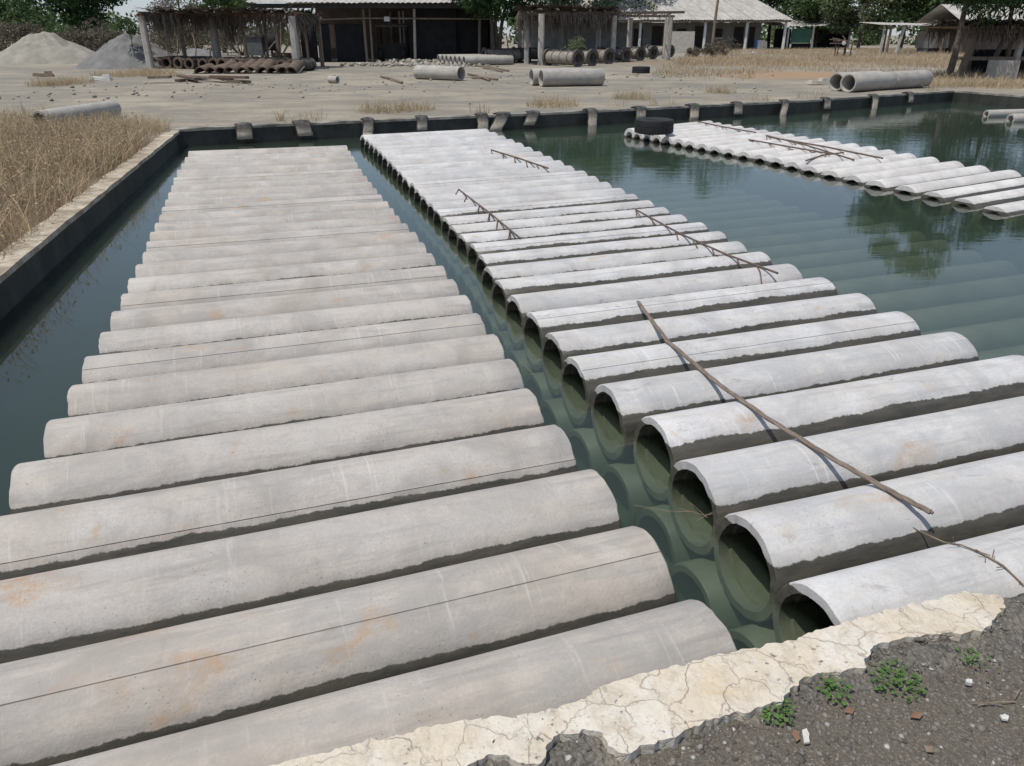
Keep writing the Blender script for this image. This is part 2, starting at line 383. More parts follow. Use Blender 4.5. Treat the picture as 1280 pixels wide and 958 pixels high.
def mat_water():
    t = NT('pond_water'); p = t.pos()
    st = t.scalev(p, (1, 1, 1))
    n1 = t.noise(t.scalev(p, (.5, 2.2, 1)), 1.5, 3, .5, .4); n2 = t.noise(t.scalev(p, (1.2, 6, 1)), 3.0, 2, .5)
    far = t.ramp(t.vmath('DISTANCE', p, (0, 0, 2)), 5, 16, .12, 1)
    h = t.math('MULTIPLY', t.math('ADD', n1, t.math('MULTIPLY', n2, .35)), far)
    nm = t.bump(h, .12, .02)
    fr = t.n('Fresnel'); fr.inputs['IOR'].default_value = 1.33; t.l(nm, fr.inputs['Normal'])
    tr = t.n('BsdfTransparent'); tr.inputs[0].default_value = (1, 1, 1, 1)
    gl = t.n('BsdfGlossy'); gl.inputs['Roughness'].default_value = .015; t.l(nm, gl.inputs['Normal']); gl.inputs['Color'].default_value = (1, 1, 1, 1)
    mx = t.n('MixShader'); t.l(fr.outputs[0], mx.inputs[0]); t.l(tr.outputs[0], mx.inputs[1]); t.l(gl.outputs[0], mx.inputs[2])
    t.l(mx.outputs[0], t.out.inputs[0])
    ab = t.n('VolumeAbsorption'); ab.inputs['Color'].default_value = (.42, .57, .49, 1); ab.inputs['Density'].default_value = 2.5
    sc = t.n('VolumeScatter'); sc.inputs['Color'].default_value = (.50, .66, .52, 1); sc.inputs['Density'].default_value = .50
    ad = t.n('AddShader'); t.l(ab.outputs[0], ad.inputs[0]); t.l(sc.outputs[0], ad.inputs[1]); t.l(ad.outputs[0], t.out.inputs['Volume'])
    return t.m
M['water'] = mat_water()

# ------------------------------------------------------------------ ground, pond floor, water
POND = [Vector(p) for p in ((-2.66, .70), (0.0, 1.50), (1.0, 1.80), (20.8, 7.75), (15.2, 24.2), (14.35, 26.6), (7.9, 22.45), (1.1, 19.1), (-4.75, 16.5), (-6.45, 15.6), (-4.40, 7.45))]
def shrink(poly, d):                      # offset outwards by d
    out = []; n = len(poly)
    for i in range(n):
        a, b, c = poly[i-1], poly[i], poly[(i+1) % n]
        e1 = (b-a).normalized(); e2 = (c-b).normalized()
        n1 = Vector((e1.y, -e1.x)); n2 = Vector((e2.y, -e2.x)); m = (n1+n2).normalized()
        out.append(b + m*d/max(.35, m.dot(n1)))
    return out
WT = .30                                  # wall thickness / top height of far walls
def ground_z(x, y):
    k = max(0.0, 1 - max(0, math.hypot(x-.9, y-.3)-1.4)/2.4)
    k = k*k*(3-2*k)
    z = YZ + .118*k
    z += .04*(mnoise.noise((x*.12, y*.12, 3.0))) * min(1, max(0, (math.hypot(x, y)-3)/10))
    z += .012*mnoise.noise((x*1.3, y*1.3, 1.0))
    return z
def build_ground():
    edge = shrink(POND, .17); n = len(edge); pts = []
    for i in range(n):
        a, b = edge[i], edge[(i+1) % n]; L = (b-a).length
        k = max(1, int(L/(.3 if min(a.length, b.length) < 6 else .7)))
        for j in range(k): pts.append(a.lerp(b, j/k))
    C = Vector((5, 13)); ts = [0, .012, .025, .04, .06, .085, .11, .15, .2, .26, .33, .42, .55, .7, .9, 1.2, 1.6, 2.1, 2.8, 3.7, 5, 7, 10, 15, 24, 40, 70]
    vs = []; m = len(pts)
    for t in ts:
        for p in pts:
            q = C + (p-C)*(1+t); vs.append((q.x, q.y, ground_z(q.x, q.y)))
    fs = []
    for k in range(len(ts)-1):
        for i in range(m):
            j = (i+1) % m; fs.append((k*m+i, (k+1)*m+i, (k+1)*m+j, k*m+j))
    mb = MB(); mb.v = vs; mb.f = fs
    o = mb.build('ground', M['ground'], smooth=True, sharp=80); tag(o, kind='structure')
build_ground()
DEPTH = -1.05
def prism(poly, z0, z1):
    n = len(poly); mb = MB()
    mb.v = [(p.x, p.y, z0) for p in poly]+[(p.x, p.y, z1) for p in poly]
    mb.f = [tuple(range(n-1, -1, -1)), tuple(range(n, 2*n))]+[(i, (i+1) % n, n+(i+1) % n, n+i) for i in range(n)]
    return mb
tag(prism(shrink(POND, .25), DEPTH-.2, DEPTH).build('pond_floor', M['wall_dark']), kind='structure')
tag(prism(shrink(POND, .10), DEPTH-.05, 0).build('water', M['water']), kind='structure')

# ------------------------------------------------------------------ pond walls
def wall_strip(i0, i1, top, name, label, cap_w=.30, cap_mat='cream', wobble=.012, ext0=0, ext1=0, seed=0):
    """a wall along POND[i0..i1]: dark body with a paler worn cap"""
    inn = [p.copy() for p in POND]; out = shrink(POND, cap_w)
    idx = list(range(i0, i1+1)); n = len(POND)
    A = []; B = []
    for a, b in zip(idx[:-1], idx[1:]):
        p, q, r, s = inn[a % n], inn[b % n], out[a % n], out[b % n]; k = max(2, int((q-p).length/.22))
        for j in range(k + (1 if b == idx[-1] else 0)): A.append(p.lerp(q, j/k)); B.append(r.lerp(s, j/k))
    t = thing(name, (A[0].x, A[0].y, YZ), label, 'wall')
    def sheet(w0, w1, z0, z1, amp, nm, mt, sd):
        mb = MB(); m = len(A)
        for j in range(m):
            d = (B[j]-A[j]); s1 = amp*mnoise.noise((j*.31, sd, 0)); s2 = amp*2.2*mnoise.noise((j*.43, sd+5, 0)); s3 = amp*mnoise.noise((j*.5, sd+9, 2))
            a = A[j]+d*w0 + d.normalized()*s1; b = A[j]+d*w1 + d.normalized()*s2
            mb.v += [(a.x, a.y, z0), (a.x+d.x*.02, a.y+d.y*.02, z1+s3), (b.x, b.y, z1+s3*.7), (b.x, b.y, z0)]
        for j in range(m-1):
            for k in range(4): mb.f.append((4*j+k, 4*j+(k+1) % 4, 4*j+4+(k+1) % 4, 4*j+4+k))
        mb.f += [(0, 3, 2, 1), (4*m-4, 4*m-3, 4*m-2, 4*m-1)]
        bm = bmesh.new(); me = bpy.data.meshes.new('x')
        return mb.build(nm, M[mt], t, smooth=True)
    sheet(0, 1, DEPTH-.1, top-.05, .010, 'wall_body', 'wall_dark', seed)
    sheet(.015, .97, top-.048, top, wobble, 'wall_cap', cap_mat, seed+3)
    return t
wall_strip(9, 11, .285, 'pond_wall', 'low pond wall with cream worn top along the dry grass bank', .25, 'cream', .018, seed=1)
wall_strip(5, 9, .31, 'pond_wall', 'low algae-black pond wall with half tyres hung over it', .26, 'capfar', .02, seed=20)
wall_strip(3, 5, .31, 'pond_wall', 'bare low concrete pond wall beyond the leaning trees', .26, 'capfar', .02, seed=40)

# near wall: rubble core + cracked cream plaster skin, outline read off the photograph on the plane of its top
NZ = .43
def inside(poly, x, y):
    c = False; j = len(poly)-1
    for i in range(len(poly)):
        xi, yi = poly[i]; xj, yj = poly[j]
        if (yi > y) != (yj > y) and x < (xj-xi)*(y-yi)/(yj-yi)+xi: c = not c
        j = i
    return c
def near_wall():
    t = thing('pond_wall', (.3, 1.5, YZ), 'crumbling cream plastered pond wall beside the dark gritty path', 'wall')
    ang = math.atan2(.31, 1.0); e = Vector((math.cos(ang), math.sin(ang))); nrm = Vector((-e.y, e.x)); O = Vector((0, 1.50))
    def st(p): d = Vector((p[0], p[1]))-O; return d.dot(e), d.dot(nrm)
    inner = [(362, 951), (470, 924), (579, 900), (614, 897), (640, 896), (700, 884), (731, 871), (751, 857), (800, 842), (860, 828), (957, 805), (985, 803), (1015, 790), (1062, 776), (1130, 758), (1205, 740), (1250, 743)]
    outer = [(1257, 757), (1245, 772), (1227, 790), (1200, 791), (1179, 792), (1130, 798), (1092, 806), (1084, 822), (1077, 836), (1050, 840), (1025, 842), (999, 850), (984, 869), (950, 884), (894, 896), (860, 912), (837, 922), (800, 933), (785, 940), (760, 932), (754, 914), (727, 909), (680, 930), (680, 954), (655, 955), (632, 943), (610, 945), (583, 958), (560, 985), (420, 1040), (300, 1070)]
    poly = [st(G(u, v, NZ)) for u, v in inner+outer]
    # carry it on to the left beyond the frame
    smin = st(G(362, 951, NZ))[0]
    poly += [(-1.4, -.42), (-2.75, -.40), (-2.75, .02), (-1.4, .0)]
    H = .0042
    env = sorted(st(G(u, v, NZ)) for u, v in [(362, 951), (579, 900), (618, 891), (680, 876), (751, 857), (860, 828), (957, 805), (1062, 776), (1205, 740), (1250, 735)])
    ex = [a for a, b in env]; ey = [b for a, b in env]
    def edge_t(s): return float(np.interp(s, ex, ey)) - .006
    # rubble core
    S0, S1, T0, T1 = -2.75, 21.4, -.34, .035
    mb = MB()
    ss = list(np.arange(-2.75, -.7, .06))+list(np.arange(-.7, 2.4, .012))+list(np.arange(2.4, 5, .05))+list(np.arange(5, 21.5, .4))
    tt = list(np.linspace(T0, T1, 34)); nt = len(tt)
    def core_z(s, q):
        z = NZ-.022+.010*mnoise.noise((s*9, q*9, 4))+.010*mnoise.noise((s*31, q*31, 8))+.006*mnoise.noise((s*80, q*80, 1))
        o = max(0, (T0+.20-q)/.20); z -= .045*o*o+.014*o*mnoise.noise((s*6, 7, q*6))
        if q > .0: z -= .02*((q)/.035)**2
        if s > 1.75: z -= .0
        return z
    for s in ss:
        for q in tt:
            tq = T0 + (q-T0)*(edge_t(s)-T0)/(T1-T0)
            if q > T1-.03: tq += .010*mnoise.noise((s*9, 2, 1))
            p = O+e*s+nrm*tq; mb.v.append((p.x, p.y, core_z(s, q)))
        for q, zz in ((edge_t(s)-.004, -.1), (T0-.004, .30)):
            p = O+e*s+nrm*q; mb.v.append((p.x, p.y, zz))
    w = nt+2
    for i in range(len(ss)-1):
        for k in range(nt-1): mb.f.append((i*w+k, (i+1)*w+k, (i+1)*w+k+1, i*w+k+1))
        mb.f.append((i*w+nt-1, (i+1)*w+nt-1, (i+1)*w+nt, i*w+nt))
        mb.f.append((i*w+nt+1, (i+1)*w+nt+1, (i+1)*w, i*w))
    mb.build('rubble_core', M['rubble'], t, smooth=True, sharp=75)
    # inner face of the wall, under the core
    mb = MB()
    a = O+e*(-2.75)-nrm*.05; b = O+e*21.4-nrm*.05; d = nrm*-.22
    mb.v = [(p.x, p.y, z) for z in (DEPTH-.1, .30) for p in (a, b, b+d, a+d)]
    mb.f = [(3, 2, 1, 0), (4, 5, 6, 7), (0, 1, 5, 4), (1, 2, 6, 5), (2, 3, 7, 6), (3, 0, 4, 7)]
    mb.build('wall_body', M['wall_dark'], t)
    # plaster skin
    s0, s1 = -1.3, 1.75; q0, q1 = -.46, .10
    ns = int((s1-s0)/H); nq = int((q1-q0)/H); keep = {}
    mb = MB(); idx = {}; idb = {}
    P0 = np.array(poly)
    def jit(s, q): return (s+.013*mnoise.noise((s*22, q*22, 3))+.007*mnoise.noise((s*60, q*60, 5)), q+.013*mnoise.noise((s*22, q*22, 13))+.007*mnoise.noise((s*60, q*60, 15)))
    cells = set()
    for i in range(ns):
        for k in range(nq):
            s = s0+(i+.5)*H; q = q0+(k+.5)*H; a, b = jit(s, q)
            if inside(poly, a, b) and mnoise.noise((s*26, q*26, 31))+.5*mnoise.noise((s*70, q*70, 37)) < .80: cells.add((i, k))
    def zt(s, q): return NZ+.004*mnoise.noise((s*6, q*6, 2))+.0022*mnoise.noise((s*25, q*25, 9))+.0012*mnoise.noise((s*80, q*80, 5)) - (.03*max(0, (-.26-q)/.12))
    def vid(i, k):
        if (i, k) not in idx:
            s, q = s0+i*H, q0+k*H; p = O+e*(s+.002*mnoise.noise((i*3.1, k*1.7, 0)))+nrm*(q+.002*mnoise.noise((i*1.3, k*2.7, 5)))
            idx[(i, k)] = len(mb.v); mb.v.append((p.x, p.y, zt(s, q)))
        return idx[(i, k)]
    def vib(i, k):
        if (i, k) not in idb:
            a = mb.v[vid(i, k)]; idb[(i, k)] = len(mb.v); mb.v.append((a[0], a[1], a[2]-.034))
        return idb[(i, k)]
    for (i, k) in cells:
        mb.f.append((vid(i, k), vid(i+1, k), vid(i+1, k+1), vid(i, k+1)))
        for (di, dk, e1, e2) in ((-1, 0, (i, k+1), (i, k)), (1, 0, (i+1, k), (i+1, k+1)), (0, -1, (i, k), (i+1, k)), (0, 1, (i+1, k+1), (i, k+1))):
            if (i+di, k+dk) not in cells:
                mb.f.append((vid(*e2), vid(*e1), vib(*e1), vib(*e2)))
    for _ in range(3):
        nb = {}
        for (i, k) in cells:
            for (di, dk, e1, e2) in ((-1, 0, (i, k+1), (i, k)), (1, 0, (i+1, k), (i+1, k+1)), (0, -1, (i, k), (i+1, k)), (0, 1, (i+1, k+1), (i, k+1))):
                if (i+di, k+dk) not in cells: nb.setdefault(e1, []).append(e2); nb.setdefault(e2, []).append(e1)
        new = {}
        for q, l in nb.items():
            ps = [Vector(mb.v[idx[x]]) for x in l]; new[q] = Vector(mb.v[idx[q]]).lerp(sum(ps, Vector())/len(ps), .6)
        for q, p in new.items():
            mb.v[idx[q]] = tuple(p); mb.v[idb[q]] = (p.x, p.y, p.z-.034)
    mb.build('plaster_skin', M['plaster'], t, smooth=True, sharp=50)
near_wall()

# ------------------------------------------------------------------ concrete pipes
def pipe_mesh(L, r, th, seed, seam=None, seg=44, stations=9, socket=False, chip=.006):
    R = random.Random(seed); angs = [2*math.pi*k/seg for k in range(seg)]
    if seam is not None: angs = sorted([a for a in angs if abs(a-seam) > .05]+[seam-.022, seam-.012, seam, seam+.012, seam+.022])
    n = len(angs)
    prof = [(0, r-.006, 'e'), (.007, r, 'o')]+[(L*k/(stations), r, 'o') for k in range(1, stations)]+[(L-.007, r, 'o'), (L, r-.006, 'e')]
    ri = r-th
    if socket: inn = [(L, ri+.012, 'e'), (L-.05, ri+.012, 'i'), (L-.055, ri, 'i'), (.06, ri, 'i'), (.055, ri+.012, 'i'), (0, ri+.012, 'e')]
    else: inn = [(L, ri+.006, 'e'), (L-.01, ri, 'i'), (.01, ri, 'i'), (0, ri+.006, 'e')]
    rows = prof+inn; vs = []; sm = []
    for x, rad, k in rows:
        for a in angs:
            rr = rad; xx = x
            if k == 'o': rr += .0022*mnoise.noise((x*2.2+seed, math.cos(a)*2, math.sin(a)*2))
            if k in 'e' or x < .02 or x > L-.02:
                c = chip*mnoise.noise((seed*3.1+x, math.cos(a)*3, math.sin(a)*3))+chip*.7*mnoise.noise((seed*1.7+x, math.cos(a)*9, math.sin(a)*9))
                xx += c; 
                if k == 'e': rr += .4*chip*mnoise.noise((seed+x, math.cos(a)*12, math.sin(a)*12))
            s = 0.0
            if seam is not None and k == 'o':
                d = abs(a-seam)
                if d < .006: s = 1.0; rr += .003
            vs.append((xx, rr*math.cos(a), rr*math.sin(a))); sm.append(s)
    fs = []; m = len(rows)
    for i in range(m):
        j = (i+1) % m
        for k in range(n):
            k2 = (k+1) % n; fs.append((i*n+k, i*n+k2, j*n+k2, j*n+k))
    me = bpy.data.meshes.new('concrete_pipe'); me.from_pydata(vs, [], fs)
    at = me.attributes.new('seam', 'FLOAT', 'POINT'); at.data.foreach_set('value', sm)
    me.polygons.foreach_set('use_smooth', [True]*len(me.polygons)); me.set_sharp_from_angle(angle=math.radians(42)); me.update()
    return me
def pipe_obj(me, mat, loc, ang, tilt=0.0, roll=0.0):
    if not me.materials: me.materials.append(mat)
    o = bpy.data.objects.new('concrete_pipe', me); COL.objects.link(o); o.location = loc
    o.rotation_euler = (roll, tilt, ang); return o

R1 = [(862,752),(790,657),(737,587),(690,529),(657,485),(636,447),(617,417),(594,389),(581,368),(567,350),(553,332),(539,316),(528,302),(519,290),(508,279),(498,269),(491,260),(484,251),(477,244),(471,237),(465,230),(459,223),(453,216.5),(448,210),(444,203),(439,196),(434,189)]
L2 = [(987,729),(909,641),(849,574),(804,519),(751,480),(710,445),(683,413),(658,387),(638,367),(620,348),(607,331),(598,315),(588,302),(574,290),(564,280),(556,270.5),(545,261),(537,252),(529,244.5),(521.5,237),(515,229.5),(506,222.5),(500,216),(493,209.5),(487,203.5),(481,198),(476,193),(470,187.5),(464,182.5),(458,177.5),(453,173.5)]
L3 = [(1237,259.5),(1196,249.4),(1157,240.6),(1124,233),(1090.5,227),(1062,220),(1035,214),(1008.5,208),(985,202),(964.6,196.8),(944,192),(927,188.5),(909,184.8),(891,181.2),(876,178),(860,174.7),(845,171.5),(832,169),(819,166.3),(806,163.7),(795.6,161.5),(786,159)]
def smooth(xs, w=2):
    return [sum(xs[max(0, i-w):i+w+1])/len(xs[max(0, i-w):i+w+1]) for i in range(len(xs))]
def layout(px, r0, r1, ang0, ang1, zf, dirn):
    """measured outline pixels of one raft's pipe ends -> axis end, angle, radius of every pipe"""
    n = len(px); out = []
    am = (ang0+ang1)/2; nv = Vector((-math.sin(am), math.cos(am), 0)); ev = Vector((math.cos(am), math.sin(am), 0))
    pts = [axis_at(u, v, r0+(r1-r0)*i/(n-1), zf(i/(n-1)), ang0+(ang1-ang0)*i/(n-1)) for i, (u, v) in enumerate(px)]
    s = [p.dot(nv) for p in pts]; e = [p.dot(ev) for p in pts]
    sp = smooth([b-a for a, b in zip(s[:-1], s[1:])], 3)
    k = (s[-1]-s[0])/sum(sp); ss = [s[0]]
    for d in sp: ss.append(ss[-1]+d*k)
    for i in range(n):
        gap = min(([sp[i-1]*k] if i else [])+([sp[i]*k] if i < n-1 else []))
        p = nv*ss[i]+ev*e[i]; p.z = zf(i/(n-1))
        out.append((p, ang0+(ang1-ang0)*i/(n-1), gap*.5*.985))
    return out
SEAMS1 = {1: 1.95, 3: 2.42, 7: 2.1, 10: 2.25, 14: 2.15, 18: 2.1, 22: 2.0}
SEAMS2 = {7: 1.95, 5: 2.1, 12: 2.05, 16: 2.0, 20: 2.0}
submerged = {}
def sub_mesh(L, r):
    key = (round(L, 1), round(r/.006)); rr = key[1]*.006
    if key not in submerged: submerged[key] = pipe_mesh(L, rr, .045, 900+len(submerged), None, 30, 2, False, .004)
    return submerged[key]
def raft(px, r0, r1, a0, a1, zf, L, dirn, mat, where, seams, th, lower_shift, lower_len, socket, seed, sub_label, side):
    lay = layout(px, r0, r1, a0, a1, zf, dirn); res = []; n = len(lay)
    for i, (p, ang, r) in enumerate(lay):
        me = pipe_mesh(L, r, th, seed+i, (seams or {}).get(i), 52 if i < 10 else 36, 12 if i < 12 else 6, socket, .006 if i < 14 else .004)
        ev = Vector((math.cos(ang), math.sin(ang), 0))
        q = p if dirn > 0 else p-ev*L
        # the seam angle is measured from +Y (far side) over the crown (+Z) to the near side
        o = pipe_obj(me, M[mat], q, ang)
        sm = ', seamed' if (seams or {}).get(i) else ''
        tag(o, '%s pipe from the %s in the %s%s' % (ordinal(i+1), 'cracked near wall' if side == 'near' else side, where, sm), 'pipe', 'pipes of the '+where)
        res.append((q, ang, r))
    for i in range(n-1):                                   # two layers lying in the grooves below
        (p, ang, r), (p2, ang2, r2) = res[i], res[i+1]; ra = min(r, r2); ev = Vector((math.cos(ang), math.sin(ang), 0))
        for lv in (1, 2):
            if lv == 1: q = (p+p2)/2
            else: q = p2.copy()
            q = q + ev*(lower_shift*lv + .05*mnoise.noise((i*1.7, lv*3, seed))); q.z = p.z-1.765*ra*lv - .002
            o = pipe_obj(sub_mesh(lower_len, ra*.985), M['pipe2'], q, ang)
            tag(o, sub_label, 'pipe', sub_label.replace('concrete pipe ', 'pipes '))
    return res
raft1 = raft(R1, .226, .200, .345, .285, lambda t: -.01, 2.5, -1, 'pipe1', 'rust-stained raft beside the grass bank', SEAMS1, .045, .0, 2.5, False, 100,
             'sunken concrete pipe in lower layers of the rust-stained raft', 'near')
raft2 = raft(L2, .226, .205, .325, .43, lambda t: -.04, 2.58, 1, 'pipe2', 'pale middle raft', SEAMS2, .055, -.07, 3.0, True, 300,
             'sunken concrete pipe in lower layers of the pale middle raft', 'near')
raft3 = raft(L3, .205, .185, .52, .66, lambda t: -.14+.165*t, 2.62, 1, 'pipe3', 'white far raft that carries the tyre', None, .075, .12, 2.5, False, 500,
             'sunken concrete pipe in lower layers of the white far raft', 'deep-water end')
# sunken field between the middle and the far raft
for i in range(0, 27):
    (p, ang, r), (p2, ang2, r2) = raft2[i], raft2[i+1]; ev = Vector((math.cos(ang), math.sin(ang), 0))
    q = (p+p2)/2 + ev*(3.0-.07+.06); q.z = -1.765*min(r, r2)+.03
    L = 2.5 if i < 14 else 2.0
    tag(pipe_obj(sub_mesh(L, min(r, r2)*.985), M['pipe2'], q, ang), 'sunken concrete pipe in clear water between the pale and white rafts', 'pipe', 'sunken pipes between rafts')
    q2 = q + ev*(L+.06) + Vector((0, 0, -.30))
    if i < 12: tag(pipe_obj(sub_mesh(2.5, min(r, r2)*.985), M['pipe2'], q2, ang), 'sunken concrete pipe in deep water below the white raft', 'pipe', 'deep sunken pipes')

# ------------------------------------------------------------------ vegetation helpers
def blades(name, pts, h0, h1, w, lean, mat, label, cat='grass'):
    n = len(pts); a = NP.uniform(0, 2*np.pi, n); la = NP.uniform(0, 2*np.pi, n)
    h = NP.uniform(h0, h1, n); l = np.minimum(np.abs(NP.normal(0, lean, n)), .95)*h; ww = w*NP.uniform(.6, 1.4, n)
    bx, by, bz = pts[:, 0], pts[:, 1], pts[:, 2]
    V = np.empty((n, 2, 4, 3), np.float32)
    dx, dy = np.cos(a)*ww/2, np.sin(a)*ww/2; lx, ly = np.cos(la)*l, np.sin(la)*l
    for k, (t0, t1, s0, s1) in enumerate(((0, .55, 1, .8), (.55, 1, .8, .12))):
        for j, (t, s, sg) in enumerate(((t0, s0, -1), (t0, s0, 1), (t1, s1, 1), (t1, s1, -1))):
            V[:, k, j, 0] = bx+lx*t*t+sg*dx*s; V[:, k, j, 1] = by+ly*t*t+sg*dy*s; V[:, k, j, 2] = bz-.02+h*t*(1-.12*t*(l/h))
    o = np_mesh(name, V.reshape(-1, 3), 4, M[mat]); return tag(o, label, cat, kind='stuff')
def leaf_cloud(cent, rad, n, size, droop=0.0, aspect=.5):
    """n leaf quads around clump centres (K,3) with radii (K,)"""
    k = NP.integers(0, len(cent), n); d = NP.normal(0, 1, (n, 3)); d /= np.linalg.norm(d, axis=1)[:, None]
    rr = rad[k]*NP.uniform(.25, 1, n)**.55
    c = cent[k]+d*rr[:, None]*np.array([1, 1, .72])
    ax = NP.normal(0, 1, (n, 3)); ax[:, 2] = ax[:, 2]*(1-droop)-droop*1.6; ax /= np.linalg.norm(ax, axis=1)[:, None]
    b = np.cross(ax, NP.normal(0, 1, (n, 3))); b /= np.linalg.norm(b, axis=1)[:, None]
    s = size*NP.uniform(.6, 1.35, n)[:, None]
    A = ax*s/2; B = b*s*aspect/2
    V = np.stack([c-A, c+B*.9-A*.1, c+A, c-B*.9-A*.1], 1)
    return V.reshape(-1, 3)
def tree(name, label, base, h, cr, cz0, mat, n=5000, leaf=.3, tr=.14, clumps=26, lean=(0, 0), droop=.2, cat='tree', group=None, stems=1, flat=.5, bark='bark', aspect=.5):
    base = Vector(base); t = thing(name, base, label, cat, group)
    top = base+Vector((lean[0], lean[1], h)); mb = MB()
    cent = []; rad = []
    zc = (cz0+h)/2; hz = (h-cz0)/2
    for i in range(clumps):
        while True:
            d = Vector((rnd.uniform(-1, 1), rnd.uniform(-1, 1), rnd.uniform(-1, 1)))
            if .25 < d.length < 1: break
        k = 1-.35*max(0, d.z)
        c = base+Vector((lean[0]*(zc+d.z*hz)/h+d.x*cr*k, lean[1]*(zc+d.z*hz)/h+d.y*cr*k, zc+d.z*hz*.85))
        cent.append(c); rad.append(cr*rnd.uniform(.20, .42))
    for s in range(stems):
        off = Vector((rnd.uniform(-1, 1), rnd.uniform(-1, 1), 0))*(.0 if stems == 1 else .35)
        tip = base.lerp(top, .86)+off*2.5
        path = [base+off*.4+Vector((0, 0, -.15))]+[(base+off*.4).lerp(tip, f)+Vector((rnd.uniform(-1, 1), rnd.uniform(-1, 1), 0))*.05*h*f*(1-f)*2 for f in (.15, .3, .45, .6, .75, .9, 1)]
        mb.tube(path, [tr*1.25, tr, tr*.85, tr*.75, tr*.62, tr*.48, tr*.3, tr*.12], 8)
        for c in cent[s::stems][:max(5, 16//stems)]:
            f = min(.92, max(.32, (c.z-base.z)/h-.18)); k = int(f*7); a = path[min(k+1, 7)]
            m = a.lerp(c, .5)+Vector((rnd.uniform(-.2, .2), rnd.uniform(-.2, .2), .12*cr))
            mb.tube([a, m, c], [tr*.38, tr*.24, tr*.06], 5)
    mb.build('trunk', M[bark], t, smooth=True)
    V = leaf_cloud(np.array([tuple(c) for c in cent]), np.array(rad), n, leaf, droop, aspect)
    np_mesh('crown', V, 4, M[mat], t)
    return t
def bush(label, base, r, h, mat, n=1500, leaf=.16, group=None, name='bush'):
    base = Vector(base); t = thing(name, base, label, 'bush', group); cent = []; rad = []; mb = MB()
    for i in range(14):
        a = rnd.uniform(0, 6.28); q = r*math.sqrt(rnd.random()); c = base+Vector((math.cos(a)*q, math.sin(a)*q, rnd.uniform(.2, .85)*h*(1-.3*q/r)))
        cent.append(tuple(c)); rad.append(r*rnd.uniform(.28, .5))
        mb.tube([base+Vector((0, 0, -.1)), base.lerp(c, .5)+Vector((0, 0, .1)), c], [.05, .03, .01], 5)
    mb.build('stem', M['bark'], t)
    V = leaf_cloud(np.array(cent), np.array(rad)*np.array(1.0), n, leaf, .1, .55)
    V = V[np.repeat(V.reshape(-1, 4, 3)[:, :, 2].min(1) > base.z-.05, 4)] if True else V
    np_mesh('foliage', V, 4, M[mat], t); return t
def gpts(n, poly=None, box=None, dens=None):
    x = NP.uniform(box[0], box[1], n); y = NP.uniform(box[2], box[3], n)
    keep = np.array([(poly is None or inside(poly, a, b)) and (dens is None or dens(a, b) > NP.random()) for a, b in zip(x, y)])
    x, y = x[keep], y[keep]
    return np.stack([x, y, np.array([ground_z(a, b) for a, b in zip(x, y)])], 1)

# ------------------------------------------------------------------ dry grass
bank = [(-3.28, 3.0), (-4.60, 7.5), (-6.62, 15.3), (-6.88, 16.2), (-8.6, 17.6), (-11, 18.3), (-15, 17.5), (-19, 15), (-19, 2), (-5, .5)]
def clump(a, b): return min(1, max(.15, .62+1.1*mnoise.noise((a*.55, b*.55, 0))+.5*mnoise.noise((a*1.9, b*1.9, 5))))
pts = gpts(210000, bank, (-17, -3.4, 2, 18.4), clump)
pts = pts[~((pts[:, 1] > 16.0) & (NP.random(len(pts)) < .6))]
hs = np.array([.75+.9*mnoise.noise((a*.4, b*.4, 9)) for a, b in pts[:, :2]])
k = NP.random(len(pts)); tall = hs > .75
lowg = pts[:, 1] > 14.3; k = np.where(lowg & (NP.random(len(pts)) < .9), 2.0, k)
blades('short_grass', pts[lowg & (k > 1.5)], .10, .34, .010, .8, 'grassdry', 'short dry grass around the whitish pipe on the bank')
blades('dry_grass', pts[k < .52], .12, .56, .008, 1.0, 'grassdry', 'pale dry grass on the bank beside the pond')
blades('rusty_grass', pts[(k >= .52) & (k < .90)], .10, .46, .009, 1.1, 'grassrust', 'rust-brown seed-headed grass on the bank beside the pond')
blades('green_grass', pts[(k >= .90) & (k < 1.5) & (pts[:, 1] > 8)], .15, .5, .010, .6, 'grassgreen', 'greenish grass at the far corner of the bank')
# seed heads floating over the blades
sp = pts[(NP.random(len(pts)) < .42) & ~lowg]; sp = sp+np.stack([NP.normal(0, .06, len(sp)), NP.normal(0, .06, len(sp)), NP.uniform(.10, .50, len(sp))], 1)
o = np_mesh('grass_seed_heads', leaf_cloud(sp, np.full(len(sp), .03), len(sp)*2, .035, .1, .5), 4, M['grassrust']); tag(o, 'small brown seed heads over the bank grass', 'grass', kind='stuff')
# thin tufts along the far wall, and patches in the yard
pts = []
def tuft(cx, cy, r, n):
    for _ in range(n):
        a = rnd.uniform(0, 6.28); q = r*rnd.random()**.6; x, y = cx+math.cos(a)*q, cy+math.sin(a)*q; pts.append((x, y, ground_z(x, y)))
far_out = shrink(POND, .42)
for i in range(6, 10):
    a, b = far_out[i-1], far_out[i]; L = (b-a).length
    for _ in range(int(L*1.5)):
        f = rnd.random(); q = a.lerp(b, f)
        if mnoise.noise((q.x*.45, q.y*.45, 4)) > -.05: tuft(q.x+rnd.uniform(-.15, .25), q.y+rnd.uniform(0, .55), rnd.uniform(.1, .38), rnd.randint(10, 42))
for (u, v, r, n) in ((75, 106, .9, 700), (60, 108, .7, 400), (95, 104, .7, 400), (160, 95, 1.5, 1500), (185, 92, 1.3, 1200), (205, 96, .9, 500), (480, 140, .7, 400), (520, 138, .5, 250), (690, 133, .7, 500), (790, 124, .6, 350), (900, 116, .5, 250), (1240, 108, 1.6, 1500), (1200, 106, 1.2, 1000), (1170, 108, .8, 700)):
    g = G(u, v); tuft(g.x, g.y, r, n)
